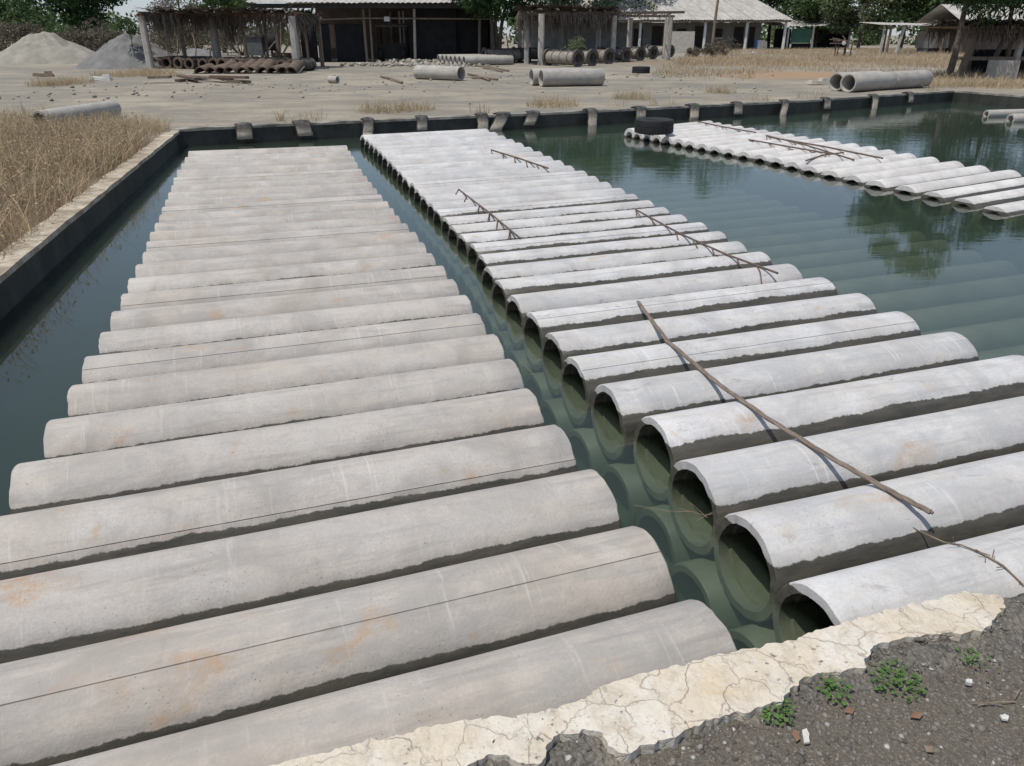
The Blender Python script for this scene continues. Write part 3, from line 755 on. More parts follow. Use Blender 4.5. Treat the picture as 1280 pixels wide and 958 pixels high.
blades('yard_grass', np.array(pts), .06, .36, .012, .8, 'grassdry', 'thin dry grass tufts in the yard and along the far pond wall')
q = [tuple(G(u, v).xy) for u, v in ((812, 96), (940, 103), (945, 92), (1000, 90), (1110, 91), (1118, 102), (1178, 108), (1290, 112), (1330, 100), (1330, 66), (1130, 62), (900, 63), (850, 73))]
xs = [a for a, b in q]; ys = [b for a, b in q]
pts2 = gpts(120000, q, (min(xs), max(xs), min(ys), max(ys)), lambda a, b: .6+1.1*mnoise.noise((a*.22, b*.22, 2)))
k = NP.random(len(pts2))
blades('dry_grass', pts2[k < .6], .10, .42, .02, .9, 'grassdry', 'dry straw-coloured grass in front of the white building')
blades('rusty_grass', pts2[k >= .6], .10, .38, .02, .9, 'grassrust', 'rust-brown dry grass in front of the white building')

# ------------------------------------------------------------------ heaps of sand and stone
def heap(label, u, v, half_px, h, mat, sx=1.0, seed=0):
    c = G(u, v); r = half_px/F*(c.y)*1.0; mb = MB(); n = 90; m = 40
    for j in range(m+1):
        f = j/m
        for i in range(n):
            a = 2*math.pi*i/n; q = r*f*(1+.12*mnoise.noise((math.cos(a)*1.4+seed, math.sin(a)*1.4, 1)))
            x, y = math.cos(a)*q*sx, math.sin(a)*q*.8
            z = h*max(0, (1-f))**.92*(1-.10*math.exp(-f*f*60)) + .16*h*mnoise.noise((x*.9+seed, y*.9, 3))*(1-f)+.07*h*mnoise.noise((x*2.7, y*2.7, seed))*(1-f*f)+.05*h*mnoise.noise((math.cos(a)*7+seed, math.sin(a)*7, f*2))*4*f*(1-f)
            mb.v.append((c.x+x, c.y+y+r*.5, YZ-.06+max(z, 0 if f < 1 else -.05)))
    for j in range(m):
        for i in range(n):
            i2 = (i+1) % n; mb.f.append((j*n+i, (j+1)*n+i, (j+1)*n+i2, j*n+i2))
    tag(mb.build('material_heap', M[mat], smooth=True, sharp=80), label, 'heap')
heap('pale sand heap beside the wire fence', 38, 80, 74, 2.05, 'sand', seed=3)
heap('grey crushed stone heap next to the pale sand heap', 152, 86, 68, 1.95, 'crush', seed=9)
heap('small white sand heap peeking over the grey stone heap', 168, 70, 26, 2.0, 'whitesand', seed=5)
heap('low grey sand heap inside the thatched mould shelter', 240, 76, 45, .9, 'crush', seed=6)

# ------------------------------------------------------------------ wire fence and scrub behind the heaps
fy = G(100, 68).y
fence = thing('wire_fence', (P(-40, 60, fy).x, fy, YZ), 'wire fence on thin concrete posts behind the sand heaps', 'fence')
xs = [P(u, 60, fy).x for u in (-45, -20, 4, 28, 65, 98, 136, 172, 205)]
for x in xs:
    MB().box((x, fy, YZ+.75), (.14, .14, 1.8), taper=.85).build('post', M['postgrey'], fence)
for z in (.5, .95, 1.4): MB().tube([(xs[0], fy-.08, YZ+z), (xs[4], fy-.08, YZ+z-.04), (xs[-1], fy-.08, YZ+z)], .012, 5).build('wire', M['rust'], fence)
for i, (u, y, r, h, mt) in enumerate(((-20, 66, 2.6, 3.4, 'leafmid'), (12, 64, 2.3, 3.0, 'leafdry'), (38, 66, 2.2, 2.9, 'leafdry'), (62, 68, 2.4, 3.1, 'leafmid'), (90, 66, 2.3, 2.7, 'leafdry'), (118, 67, 2.4, 3.0, 'leafdry'), (142, 68, 1.8, 2.8, 'leafdry'), (205, 72, 2.6, 3.2, 'leafdry'), (250, 70, 2.4, 3.0, 'leafdry'), (300, 72, 2.6, 3.4, 'leafdry'), (350, 74, 2.5, 3.2, 'leafdry'))):
    bush({'leafdry': 'brownish dry scrub bush behind the wire fence', 'leafmid': 'greener scrub bush behind the wire fence'}[mt], (P(u, 50, y).x, y, YZ), r, h, mt, 2600, .20, 'scrub bushes behind the wire fence')
tree('broad_tree', 'dense dark green tree rising over the pale sand heap', (P(98, 45, 78).x, 78, YZ), 8.4, 4.3, 2.0, 'leafdark', 9000, .42, .22, 40)
tree('broad_tree', 'low olive tree behind the fence at the scrub end', (P(20, 45, 84).x, 84, YZ), 5.0, 3.8, 1.2, 'leafmid', 6000, .36, .18, 30)
tree('bare_tree', 'leafless greyish scrub tree behind the thatched mould shelter', (P(228, 45, 74).x, 74, YZ), 5.6, 2.6, 1.4, 'leafdry', 2600, .20, .12, 40, droop=0)
tree('broad_tree', 'green tree behind the red beam of the mould shelter', (P(278, 45, 82).x, 82, YZ), 6.3, 3.2, 1.8, 'leafmid', 5000, .36, .17, 30)
tree('sapling', 'thin green sapling beside the grey stone heap', G(171, 86), 2.75, .75, 1.4, 'leafmid', 700, .16, .03, 14)

# ------------------------------------------------------------------ far belt of trees
cent = []; rad = []
for i in range(420):
    x = rnd.uniform(-135, 165); y = rnd.uniform(128, 150); hh = 4.2+2.6*mnoise.noise((x*.05, 1, 1))
    cent.append((x, y, YZ+rnd.uniform(.2, hh))); rad.append(rnd.uniform(1.4, 2.8))
o = np_mesh('far_woodland', leaf_cloud(np.array(cent), np.array(rad), 42000, .75, .1, .6), 4, M['leafmid']); tag(o, 'far belt of trees behind the yard', 'woodland', kind='stuff')

# ------------------------------------------------------------------ thatched mould shelters
def column(a, h, w, mat, parent, lean=(0, 0), name='column'):
    mb = MB(); a = Vector(a); n = 7
    for i in range(n):
        f = i/(n-1); k = w/2*(1.06-.1*f)*(1+.05*mnoise.noise((a.x+f*3, a.y, f*5)))
        for j in range(8):
            an = math.pi/4*j+math.pi/8
            mb.v.append((a.x+lean[0]*f+math.copysign(abs(math.cos(an))**.6, math.cos(an))*k, a.y+lean[1]*f+math.copysign(abs(math.sin(an))**.6, math.sin(an))*k, a.z-.05+(h+.05)*f))
    for i in range(n-1):
        for j in range(8): mb.f.append((i*8+j, i*8+(j+1) % 8, (i+1)*8+(j+1) % 8, (i+1)*8+j))
    mb.f += [tuple(range(7, -1, -1)), tuple((n-1)*8+j for j in range(8))]
    return mb.build(name, M[mat], parent, smooth=True)
def thatch_strips(segments, n, l0, l1, parent, w=.05, clumps=()):
    V = np.empty((n, 4, 3), np.float32)
    for i in range(n):
        a, b = segments[rnd.randrange(len(segments))]; f = rnd.random()
        p = Vector(a).lerp(Vector(b), f); l = rnd.uniform(l0, l1)*(1.0 if rnd.random() < .75 else 1.5)
        if mnoise.noise((p.x*1.7, p.y*1.7, 3)) < -.12: l *= .45
        an = rnd.uniform(0, math.pi); d = Vector((math.cos(an), math.sin(an), 0))*w*rnd.uniform(.5, 1.3)
        t = Vector((rnd.gauss(0, .12), rnd.gauss(0, .12)-.03, -l)); p = p+Vector((0, rnd.gauss(0, .08), rnd.uniform(-.03, .12)))
        V[i] = [p-d/2, p+d/2, p+t+d*.2, p+t-d*.2]
    o = np_mesh('thatch_fringe', V.reshape(-1, 3), 4, M['thatch'], parent); o['kind'] = 'stuff'; return o
def thatch_mat(a, b, c, d, n, parent):
    """loose fronds lying over a frame a-b (front) d-c (back)"""
    V = np.empty((n, 4, 3), np.float32)
    for i in range(n):
        f, g = rnd.random(), rnd.random(); p = a.lerp(b, f).lerp(d.lerp(c, f), g)+Vector((0, 0, rnd.uniform(.02, .16)))
        an = rnd.gauss(1.57, .6); t = Vector((math.cos(an), math.sin(an), rnd.gauss(-.05, .08)))*rnd.uniform(.5, 1.1); w = t.cross(Vector((0, 0, 1))).normalized()*rnd.uniform(.03, .07)
        V[i] = [p-t-w, p-t+w, p+t+w, p+t-w]
    o = np_mesh('thatch_cover', V.reshape(-1, 3), 4, M['thatch'], parent); o['kind'] = 'stuff'; return o

A0, A1, A2 = G(189, 86.5), G(273, 84.5), G(372, 87.5)
ph = 2.52
pg = thing('thatched_shelter', A0, 'thatched shelter on stout posts with a red front beam over moulds', 'shelter')
for a in (A0, A1, A2): column(a, ph, .34, 'postgrey', pg, (-.02, 0))
back = Vector((.5, 3.6, 0))
for a in (A0, A0.lerp(A1, .55), A1, A1.lerp(A2, .45), A2): column(a+back, ph-.1, .20, 'timber', pg)
for a in (A0.lerp(A1, .35), A1.lerp(A2, .55)): column(a+Vector((.1, 1.2, 0)), ph-.05, .12, 'timber', pg, (rnd.uniform(-.1, .1), .05))
up = Vector((0, 0, ph+.07))
MB().beam(A0+up+Vector((-.25, 0, 0)), A1+up, .16, .14).build('front_beam', M['redpaint'], pg)
MB().beam(A1+up+Vector((.004, 0, .003)), A2+up+Vector((.2, 0, 0)), .155, .135).build('front_beam', M['redpaint'], pg)
MB().beam(A0+back+up+Vector((-.25, 0, -.1)), A2+back+up+Vector((.2, 0, -.1)), .13).build('back_beam', M['timber'], pg)
for i in range(9):
    f = i/8; a = A0.lerp(A2, f)+up+Vector((0, -.2, .12)); MB().tube([a, a+back+Vector((0, .3, -.08))], .045, 6).build('rafter', M['timber'], pg)
thatch_mat(A0+up+Vector((0, 0, .12)), A2+up+Vector((0, 0, .12)), A2+back+up, A0+back+up, 900, pg)
thatch_strips([(A0+up, A1+up), (A1+up, A2+up), (A0+back+up, A2+back+up), (A0+back*.5+up, A2+back*.5+up), (A0+up, A0+back+up), (A2+up, A2+back+up)], 2600, .25, .95, pg)
thatch_strips([(A1+up+Vector((.2, .1, 0)), A1+up+Vector((1.5, .3, 0))), (A0+up+Vector((1.1, .1, 0)), A0+up+Vector((1.8, .3, 0)))], 260, .9, 1.6, pg)

def mould(r, L, flange, mat, rim):
    """a flanged steel pipe mould lying along local +X, front flange at the origin, resting on the ground"""
    t = thing('pipe_mould', (0, 0, 0), '', 'mould'); MZ = Matrix.Translation((0, 0, flange))
    sh = MB().lathe([(r, .0), (r, L), (r-.05, L), (r-.05, .0)], 28, MZ).build('shell', M[mat], t, smooth=True)
    for x in (.0, L-.09):
        MB().lathe([(flange, x-.03), (flange, x+.09), (r+.004, x+.09), (r+.004, x+.10), (r-.058, x+.10), (r-.058, x-.03)], 28, MZ).build('flange', M[rim], t, smooth=True)
    for k in range(3):
        x = L*(k+1)/4; MB().lathe([(r+.045, x-.02), (r+.045, x+.02), (r+.003, x+.02), (r+.003, x-.02)], 24, MZ).build('band', M[mat], t, smooth=True)
    MB().box((L/2, 0, flange+r+.03), (L*.9, .07, .06)).build('clamp_rail', M[rim], t)
    return t
proto = mould(.26, 2.1, .32, 'mould', 'mould')
for i in range(13):
    o = proto if i == 0 else copy_tree(proto)
    f = i/12; o.location = G(199+f*171, 85.5+f*4.5)+Vector((0, -.3, -.01))
    o.rotation_euler = (0, 0, math.radians(76)+rnd.uniform(-.16, .12)); o.location += Vector((rnd.uniform(-.06, .06), rnd.uniform(-.45, .35), 0)); o.scale = [rnd.uniform(.86, 1.0)]*3
    for ch in o.children:
        if ch.name.startswith('flange') and rnd.random() < .4: ch.data = ch.data.copy(); ch.data.materials[0] = M['mouldrust']
    o['label'] = '%s flanged mould from the stone heap, under the red-beam shelter' % ordinal(i+1); o['group'] = 'moulds under the red-beam shelter'
hs0 = thing('mould_half', (0, 0, 0), '', 'mould half')
mbx = MB(); nseg = 14
for x in (0, 1.5):
    for rr in (.30, .25):
        for k2 in range(nseg+1):
            a_ = math.pi*k2/nseg; mbx.v.append((x, rr*math.cos(a_), rr*math.sin(a_)))
m_ = nseg+1
for k2 in range(nseg): mbx.f += [(k2, k2+1, 2*m_+k2+1, 2*m_+k2), (m_+k2+1, m_+k2, 3*m_+k2, 3*m_+k2+1), (k2+1, k2, m_+k2, m_+k2+1), (2*m_+k2, 2*m_+k2+1, 3*m_+k2+1, 3*m_+k2)]
mbx.f += [(0, 2*m_, 3*m_, m_), (nseg, m_+nseg, 3*m_+nseg, 2*m_+nseg)]
mbx.build('shell', M['mouldrust'], hs0, smooth=True)
for sy in (-1, 1): MB().box((.75, sy*.335, .02), (1.5, .07, .04)).build('flange', M['mould'], hs0)
for i in range(10):
    o = hs0 if i == 0 else copy_tree(hs0)
    o.location = G(252+i*12.6, 92.5)+Vector((rnd.uniform(-.1, .1), rnd.uniform(-.2, .1), .015)); o.rotation_euler = (rnd.uniform(-.12, .12), -rnd.uniform(.06, .22), math.radians(84)+rnd.uniform(-.35, .2)); o.location.z += .0
    o['label'] = '%s rusty mould half from the plank pile, tipped against the moulds' % ordinal(i+1); o['group'] = 'mould halves before the red-beam shelter'
# hopper and drum behind the moulds
c = G(308, 82)+Vector((0, 2.3, 0)); hp = thing('mixer', c, 'grey boxy mixer with a dark drum under the red-beam shelter', 'machine')
MB().box(c+Vector((0, 0, 1.0)), (1.0, .9, 1.0)).build('body', M['machine'], hp)
MB().box(c+Vector((0, -.02, 1.58)), (1.15, 1.0, .14)).build('lid', M['mould'], hp)
for sx in (-1, 1):
    for sy in (-1, 1): MB().box(c+Vector((sx*.42, sy*.36, .25)), (.09, .09, .5)).build('leg', M['mould'], hp)
MB().lathe([(.42, -.3), (.5, -.1), (.5, .3), (.34, .5), (.28, .5), (.28, .3), (.44, .26), (.44, -.1), (.36, -.26)], 24, Matrix.Translation(c+Vector((1.0, 0, 1.25)))).build('drum', M['cloth_and_shade'], hp, smooth=True)
MB().beam(c+Vector((.95, 0, .0)), c+Vector((.95, 0, .80)), .12).build('drum_stand', M['mould'], hp)
# timber offcuts lying in front
for i, (u0, v0, u1, v1, w) in enumerate(((222, 103, 262, 99, .22), (240, 100, 290, 104, .18), (265, 103, 310, 105, .2), (278, 101, 312, 105, .16), (225, 99, 248, 104, .25), (188, 104, 214, 104, .35))):
    a, b = G(u0, v0), G(u1, v1); z = Vector((0, 0, .06+.07*(i % 3)))
    o = MB().beam(a+z, b+z*1.1, w, .09).build('timber_plank', M['timber' if i % 2 else 'rust']); tag(o, 'loose weathered plank in the pile before the red-beam shelter', 'plank', 'planks before the red-beam shelter')

# second shelter with big flanged moulds
B0, B1 = G(676, 82), G(834, 75.5); B2 = Vector((B1.x+.6, B1.y+4.5, YZ)); B3 = Vector((B0.x-1.2, B0.y+5.0, YZ))
ph = 2.75
ps = thing('thatched_shelter', B0, 'thatched shelter on pale posts beside the dark tree', 'shelter')
for a, w in ((B0, .36), (B1, .36), (B0.lerp(B1, .52), .34)): column(a, ph, w, 'postgrey', ps, (0, 0))
for a, w in ((B3, .3), (B3.lerp(B2, .25), .3), (B3.lerp(B2, .5), .32), (B3.lerp(B2, .72), .34), (B2, .3), (B0.lerp(B3, .5)+Vector((-.2, 0, 0)), .3)): column(a, ph-.05, w, 'postgrey', ps)
up = Vector((0, 0, ph+.08))
MB().beam(B0+up+Vector((-1.3, 0, -.1)), B1+up+Vector((.9, 0, .22)), .15, .16).build('front_beam', M['timber'], ps)
MB().beam(B3+up+Vector((-.5, 0, -.05)), B2+up+Vector((.5, 0, .05)), .15).build('back_beam', M['timber'], ps)
for i in range(10):
    a = B0.lerp(B1, i/9)+up+Vector((0, -.3, .16)); b = B3.lerp(B2, i/9)+up+Vector((0, .4, .14)); MB().tube([a, b], .05, 6).build('rafter', M['timber'], ps)
thatch_mat(B0+up+Vector((-1.2, -.2, .16)), B0.lerp(B1, .55)+up+Vector((0, -.2, .2)), B3.lerp(B2, .55)+up+Vector((0, 0, .2)), B3+up+Vector((-.5, 0, .2)), 1100, ps)
thatch_strips([(B0+up+Vector((-1.3, 0, 0)), B0.lerp(B1, .5)+up), (B0+up+Vector((-1.3, 0, 0)), B3+up), (B3+up, B3.lerp(B2, .6)+up), (B0.lerp(B3, .5)+up, B1.lerp(B2, .5).lerp(B0.lerp(B3, .5), .4)+up)], 2400, .3, 1.0, ps)
thatch_strips([(B0.lerp(B1, .5)+up, B1+up)], 220, .1, .35, ps)
proto = mould(.33, 2.5, .47, 'mouldrim', 'mould')
for i, (u, v) in enumerate(((723, 84), (741, 83), (762, 80.5), (783, 78.5), (801, 76.5), (817, 74.5), (838, 72))):
    o = proto if i == 0 else copy_tree(proto)
    g = G(u, v); o.location = g+Vector((0, .2, -.01)); o.rotation_euler = (rnd.uniform(0, 3), 0, math.radians(131)-i*.02)
    o.location.z = YZ-.02; o.rotation_euler[0] = 0
    o['label'] = '%s big flanged mould from the thatched corner of the pale-post shelter' % ordinal(i+1); o['group'] = 'big moulds by the pale-post shelter'
for i, (u, v) in enumerate(((655, 80), (668, 79), (690, 78.5))):
    o = copy_tree(proto); o.location = G(u, v)+Vector((-.2, 2.0, -.02)); o.rotation_euler[2] = math.radians(200-20*i)
    o['label'] = '%s big flanged mould from the dark tree, deep in shade' % ordinal(i+1); o['group'] = 'big moulds in the shade by the tree'

# ------------------------------------------------------------------ corrugated roofs
def sheet_roof(a, b, d, c, parent, mat='roof', width=1.05, amp=.03, name='roof_sheet'):
    """quad a-b (eave) to d-c (upper edge); each corrugated sheet one part"""
    L = (b-a).length; n = max(1, round(L/width)); nrm = (b-a).cross(d-a).normalized()
    if nrm.z < 0: nrm = -nrm
    for i in range(n):
        mb = MB(); k = 14; lift = nrm*(.012 if i % 2 else 0)
        f0, f1 = i/n-.004, (i+1)/n+.004
        jit = rnd.uniform(-.06, .06)
        for s in (0, .5, 1):
            for j in range(k+1):
                f = f0+(f1-f0)*j/k; p = a.lerp(b, f).lerp(d.lerp(c, f), s if s else 0)
                if s == 0: p = p+(a-d).normalized()*jit
                mb.v.append(p+lift+nrm*amp*math.sin(j/k*2*math.pi*7/2*1.0))
        m = k+1; base = len(mb.v); mb.v += [Vector(p)-nrm*.012 for p in mb.v]
        for s in range(2):
            for j in range(k):
                q = (s*m+j, s*m+j+1, (s+1)*m+j+1, (s+1)*m+j); mb.f.append(q); mb.f.append(tuple(base+x for x in q[::-1]))
        for j in range(k):
            mb.f.append((j+1, j, base+j, base+j+1)); e = 2*m; mb.f.append((e+j, e+j+1, base+e+j+1, base+e+j))
        for s in range(2):
            x, y = s*m, (s+1)*m; mb.f.append((x, y, base+y, base+x)); x += k; y += k; mb.f.append((y, x, base+x, base+y))
        mb.build(name, M[mat], parent, smooth=True, sharp=60)
def pbox(u0, v0, u1, v1, y, d, name, mat, parent, dz=0):
    vm = (v0+v1)/2; x0, x1 = P(u0, vm, y).x, P(u1, vm, y).x; z1, z0 = P(640, v0, y).z, P(640, v1, y).z
    return MB().box(((x0+x1)/2, y+d/2, (z0+z1)/2+dz), (x1-x0, d, z1-z0)).build(name, M[mat], parent)

# central long shed
DY = G(456, 78).y
sh = thing('long_shed', (P(310, 60, DY).x, DY, YZ), 'long open shed with white corrugated roof and black interior', 'shed')
ea, eb = P(308, 5, DY-1.0), P(612, 2, DY-1.0); ea.z = eb.z = (ea.z+eb.z)/2
sheet_roof(ea, eb, ea+Vector((0, 5.2, 1.45)), eb+Vector((0, 5.2, 1.45)), sh)
sheet_roof(ea+Vector((0, 10.6, 0)), eb+Vector((0, 10.6, 0)), ea+Vector((0, 5.35, 1.47)), eb+Vector((0, 5.35, 1.47)), sh)
ez = ea.z-.18
MB().beam((ea.x+.15, DY-.75, ez), (eb.x-.1, DY-.75, ez), .16, .26).build('eave_beam', M['darkwall'], sh)
for u in (324, 382, 456, 463, 517, 598):
    x = P(u, 40, DY).x; column((x+.02, DY, YZ), ez-YZ-.14, .17 if u not in (463,) else .12, 'timber' if u != 517 else 'postgrey', sh, (rnd.uniform(-.12, .12), 0), 'post')
for x in (ea.x+.6, (ea.x+eb.x)/2, eb.x-.6):
    column((x, DY+8.6, YZ), ez-YZ-.1, .2, 'timber', sh, name='post')
MB().tube([(P(330, 27, DY).x, DY-.13, P(330, 27, DY).z), (P(455, 23, DY).x, DY-.15, P(455, 23, DY).z), (P(612, 24, DY).x, DY-.13, P(612, 24, DY).z)], .05, 6).build('rail', M['timber'], sh)
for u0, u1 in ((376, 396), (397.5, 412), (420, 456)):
    pbox(u0, 30, u1, 78.5, DY+.25, .12, 'screen_and_shade', 'cloth_and_shade', sh)
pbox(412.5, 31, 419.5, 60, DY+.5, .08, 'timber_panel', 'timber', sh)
pbox(516, 9, 570, 75, DY+.5, .15, 'screen_and_shade', 'cloth_and_shade', sh); pbox(570.5, 9, 612, 75, DY+.9, .15, 'screen_and_shade', 'cloth_and_shade', sh)  # near-black panels paint the shade of the shed's right half
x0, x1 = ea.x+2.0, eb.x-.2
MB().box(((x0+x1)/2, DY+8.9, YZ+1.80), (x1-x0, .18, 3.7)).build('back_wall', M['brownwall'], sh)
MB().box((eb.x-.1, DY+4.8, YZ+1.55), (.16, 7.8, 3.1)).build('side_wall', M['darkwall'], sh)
pbox(480, 21, 487, 27, DY-.3, .03, 'white_board', 'white', sh)
for u in (499, 504): pbox(u, 14, u+1.6, 60, DY+7, .1, 'pale_post', 'whitewash', sh)
# dark cab parked in the shed
c = Vector((P(492, 70, DY+2).x, DY+2.0, YZ)); cab = thing('truck_cab', c, 'dark machine cab with open window frame inside the long shed', 'machine')
MB().box(c+Vector((0, .3, .65)), (2.0, 1.6, .9)).build('body', M['darkwall'], cab)
for sx in (-1, 1):
    for sy in (-.4, 1.0): MB().box(c+Vector((sx*.92, sy, 1.6)), (.12, .12, 1.0)).build('cab_post', M['darkwall'], cab)
mb = MB(); mb.box(c+Vector((0, .3, 2.16)), (2.1, 1.7, .12)); mb.box(c+Vector((0, .3, 2.27)), (1.7, 1.4, .1)); mb.build('cab_roof', M['mould'], cab)
for sx in (-1, 1):
    MB().lathe([(.45, -.12), (.45, .12), (.2, .14), (.2, -.14)], 20, Matrix.Translation(c+Vector((sx*.75, -.35, .44)))).build('wheel', M['rubber'], cab, smooth=True)
# rubble in front of the shed: countless small stones
V = []
def stones(cx, cy, n, spread, s0, s1, zf):
    for _ in range(n):
        x, y = cx+rnd.gauss(0, spread), cy+rnd.gauss(0, spread*.6); s = rnd.uniform(s0, s1); yield (x, y, zf(x, y)+s*.2, s)
def stone_mesh(name, items, mat, label, cat='gravel'):
    ico = np.array([(0,0,-1),(.72,-.53,-.45),(-.28,-.85,-.45),(-.89,0,-.45),(-.28,.85,-.45),(.72,.53,-.45),(.28,-.85,.45),(-.72,-.53,.45),(-.72,.53,.45),(.28,.85,.45),(.89,0,.45),(0,0,1)])
    tri = np.array([(0,1,2),(1,0,5),(0,2,3),(0,3,4),(0,4,5),(1,5,10),(2,1,6),(3,2,7),(4,3,8),(5,4,9),(1,10,6),(2,6,7),(3,7,8),(4,8,9),(5,9,10),(6,10,11),(7,6,11),(8,7,11),(9,8,11),(10,9,11)])
    n = len(items); I = np.array(items); VV = ico[None]*NP.uniform(.7, 1.25, (n, 12, 1))*NP.uniform(.55, 1.2, (n, 1, 3))
    a = NP.uniform(0, 6.28, n); c, s = np.cos(a)[:, None], np.sin(a)[:, None]
    X = VV[:, :, 0]*c-VV[:, :, 1]*s; Y = VV[:, :, 0]*s+VV[:, :, 1]*c; Z = VV[:, :, 2]*.7
    W = np.stack([X, Y, Z], 2)*I[:, None, 3:4]*.5+I[:, None, :3]
    me = bpy.data.meshes.new(name); me.vertices.add(n*12); me.vertices.foreach_set('co', W.astype(np.float32).ravel())
    T = (tri[None]+(np.arange(n)*12)[:, None, None]).reshape(-1).astype(np.int32)
    me.loops.add(len(T)); me.loops.foreach_set('vertex_index', T); me.polygons.add(len(T)//3)
    me.polygons.foreach_set('loop_start', np.arange(0, len(T), 3, dtype=np.int32)); me.polygons.foreach_set('loop_total', np.full(len(T)//3, 3, dtype=np.int32))
    me.materials.append(mat); me.update(calc_edges=True); o = bpy.data.objects.new(name, me); COL.objects.link(o)
    return tag(o, label, cat, kind='stuff')
def mat_pebble(name, a, b, c):
    t = NT(name); g = t.n('NewGeometry'); r = g.outputs['Random Per Island']; n = t.noise(g.outputs['Position'], 90, 3, .6)
    col = t.mix(t.ramp(r, 0, .85), a, b); col = t.mix(t.ramp(r, .93, .97), col, c); col = t.mix(t.ramp(n, .4, .7, 0, .4), col, a)
    return t.finish(col, .9, t.bump(n, .4, .004), .25)
M['pebble'] = mat_pebble('path_pebble', (.075, .066, .057), (.22, .20, .175), (.46, .44, .40))
M['pebble_pale'] = mat_pebble('yard_pebble', (.22, .20, .165), (.34, .31, .26), (.48, .45, .40))
it = []
for (u, v, n, sp, a, b) in ((500, 82, 160, 1.3, .08, .4), (525, 78, 200, 1.2, .1, .45), (545, 83, 120, 1.4, .06, .3), (480, 80, 60, 1.0, .06, .25), (250, 106, 40, 2.5, .04, .15), (600, 100, 60, 4, .04, .16), (400, 110, 60, 4, .03, .12), (110, 120, 60, 3, .04, .16), (880, 112, 40, 2, .04, .12), (860, 95, 40, 2, .05, .2)):
    g = G(u, v); it += list(stones(g.x, g.y, n, sp, a, b, ground_z))
for _ in range(900):
    u, v = rnd.uniform(-50, 1250), rnd.uniform(85, 160); g = G(u, v)
    q = Vector((g.x, g.y))
    if inside([tuple(p) for p in shrink(POND, .3)], g.x, g.y): continue
    it.append((g.x, g.y, ground_z(g.x, g.y)-.008, rnd.uniform(.02, .07)))
stone_mesh('yard_stones', it, M['pebble_pale'], 'small pale stones and rubble scattered over the yard')

# white building with hipped sheet roof
WY = G(933, 62).y
wb = thing('white_building', (P(770, 60, WY).x, WY, YZ), 'white-walled building with pale sheet roof and veranda posts', 'building')
x0, x1 = P(648, 25, WY).x, P(989, 22, WY).x; ez = (P(762, 27, WY).z+P(985, 23, WY).z)/2
rise = 3.0; dep = 4.6; ins = 4.6
sheet_roof(Vector((x0, WY-.6, ez)), Vector((x1, WY-.6, ez)), Vector((x0+.1, WY+dep, ez+rise)), Vector((x1-ins, WY+dep, ez+rise)), wb, width=1.1)
sheet_roof(Vector((x0, WY+2*dep+.8, ez)), Vector((x1, WY+2*dep+.8, ez)), Vector((x0+.1, WY+dep+.15, ez+rise+.02)), Vector((x1-ins, WY+dep+.15, ez+rise+.02)), wb, width=1.1)
sheet_roof(Vector((x1+.02, WY-.5, ez-.02)), Vector((x1+.02, WY+2*dep+.7, ez-.02)), Vector((x1-ins+.06, WY+dep+.02, ez+rise-.02)), Vector((x1-ins+.06, WY+dep+.13, ez+rise-.02)), wb, width=1.2)
MB().beam((x0+.1, WY-.45, ez-.16), (x1-.1, WY-.45, ez-.16), .14, .2).build('eave_beam', M['timber'], wb)
MB().box(((x0+x1)/2-1, WY+2.9, YZ+1.45), (x1-x0-3.0, .25, 2.9)).build('wall', M['shadewall'], wb)  # white wall coloured darker to imitate deep veranda shade
for u in (800, 834, 881, 933, 981): column((P(u, 40, WY).x, WY-.05, YZ), ez-YZ-.26, .30, 'whitewash', wb, name='veranda_post')
for u0, u1, v0 in ((792, 803, 36), (815, 828, 33), (868, 879, 33), (917, 929, 34), (936, 943, 34)):
    d = pbox(u0, v0, u1, 60, WY+2.70, .12, 'door', 'darkwall', wb)
for u0, u1 in ((846, 858), (893, 903)):
    d = pbox(u0, 36, u1, 47, WY+2.72, .10, 'window', 'darkwall', wb); pbox(u0-.6, 47.3, u1+.6, 48.5, WY+2.62, .16, 'sill', 'whitewash', d)
def drum(u, v, mat, label, h=.95, r=.32):
    g = G(u, v); t = MB().lathe([(0, 0), (r*.96, 0), (r, .04), (r, h*.32), (r*1.05, h*.34), (r, h*.36), (r, h*.64), (r*1.05, h*.66), (r, h*.68), (r, h-.04), (r*.94, h), (r*.9, h-.03), (0, h-.03)], 24, Matrix.Translation(g) @ Matrix.Rotation(-math.pi/2, 4, 'Y'), closed=False).build('barrel', M[mat], smooth=True)
    return tag(t, label, 'barrel', 'barrels at the white building')
drum(941, 61.3, 'blue', 'blue plastic barrel closest to the veranda corner post'); drum(948, 62, 'blue', 'blue plastic barrel beside a green-panel shelter', 1.0, .36)
g = G(851, 66); o = thing('white_board', g, 'large off-white board leaning before the veranda', 'board')
MB().box(g+Vector((0, .1, 1.0)), (2.5, .06, 1.8), Matrix.Rotation(-.12, 3, 'X')).build('board', M['postgrey'], o)
for sx in (-1, 1): MB().beam(g+Vector((sx*1.0, .3, 0)), g+Vector((sx*1.0, .22, 1.5)), .08).build('prop', M['timber'], o)
g = G(889, 69); o = MB().tube([g+Vector((0, 0, -.3)), g+Vector((.05, 0, 3)), g+Vector((.25, 0, 7.2))], [.13, .12, .09], 10).build('utility_pole', M['timber'], smooth=True); tag(o, 'tall brown wooden pole standing before the veranda', 'pole')
for i, (u, v, r, h) in enumerate(((905, 70, 1.2, 1.9), (893, 72, .9, 1.3), (870, 71, .8, .9))):
    bush('dry brown leafy shrub by the tall pole' if i == 0 else 'low dry shrub before the white board', G(u, v), r, h, 'leafdry', 900, .15, 'dry shrubs by the veranda')
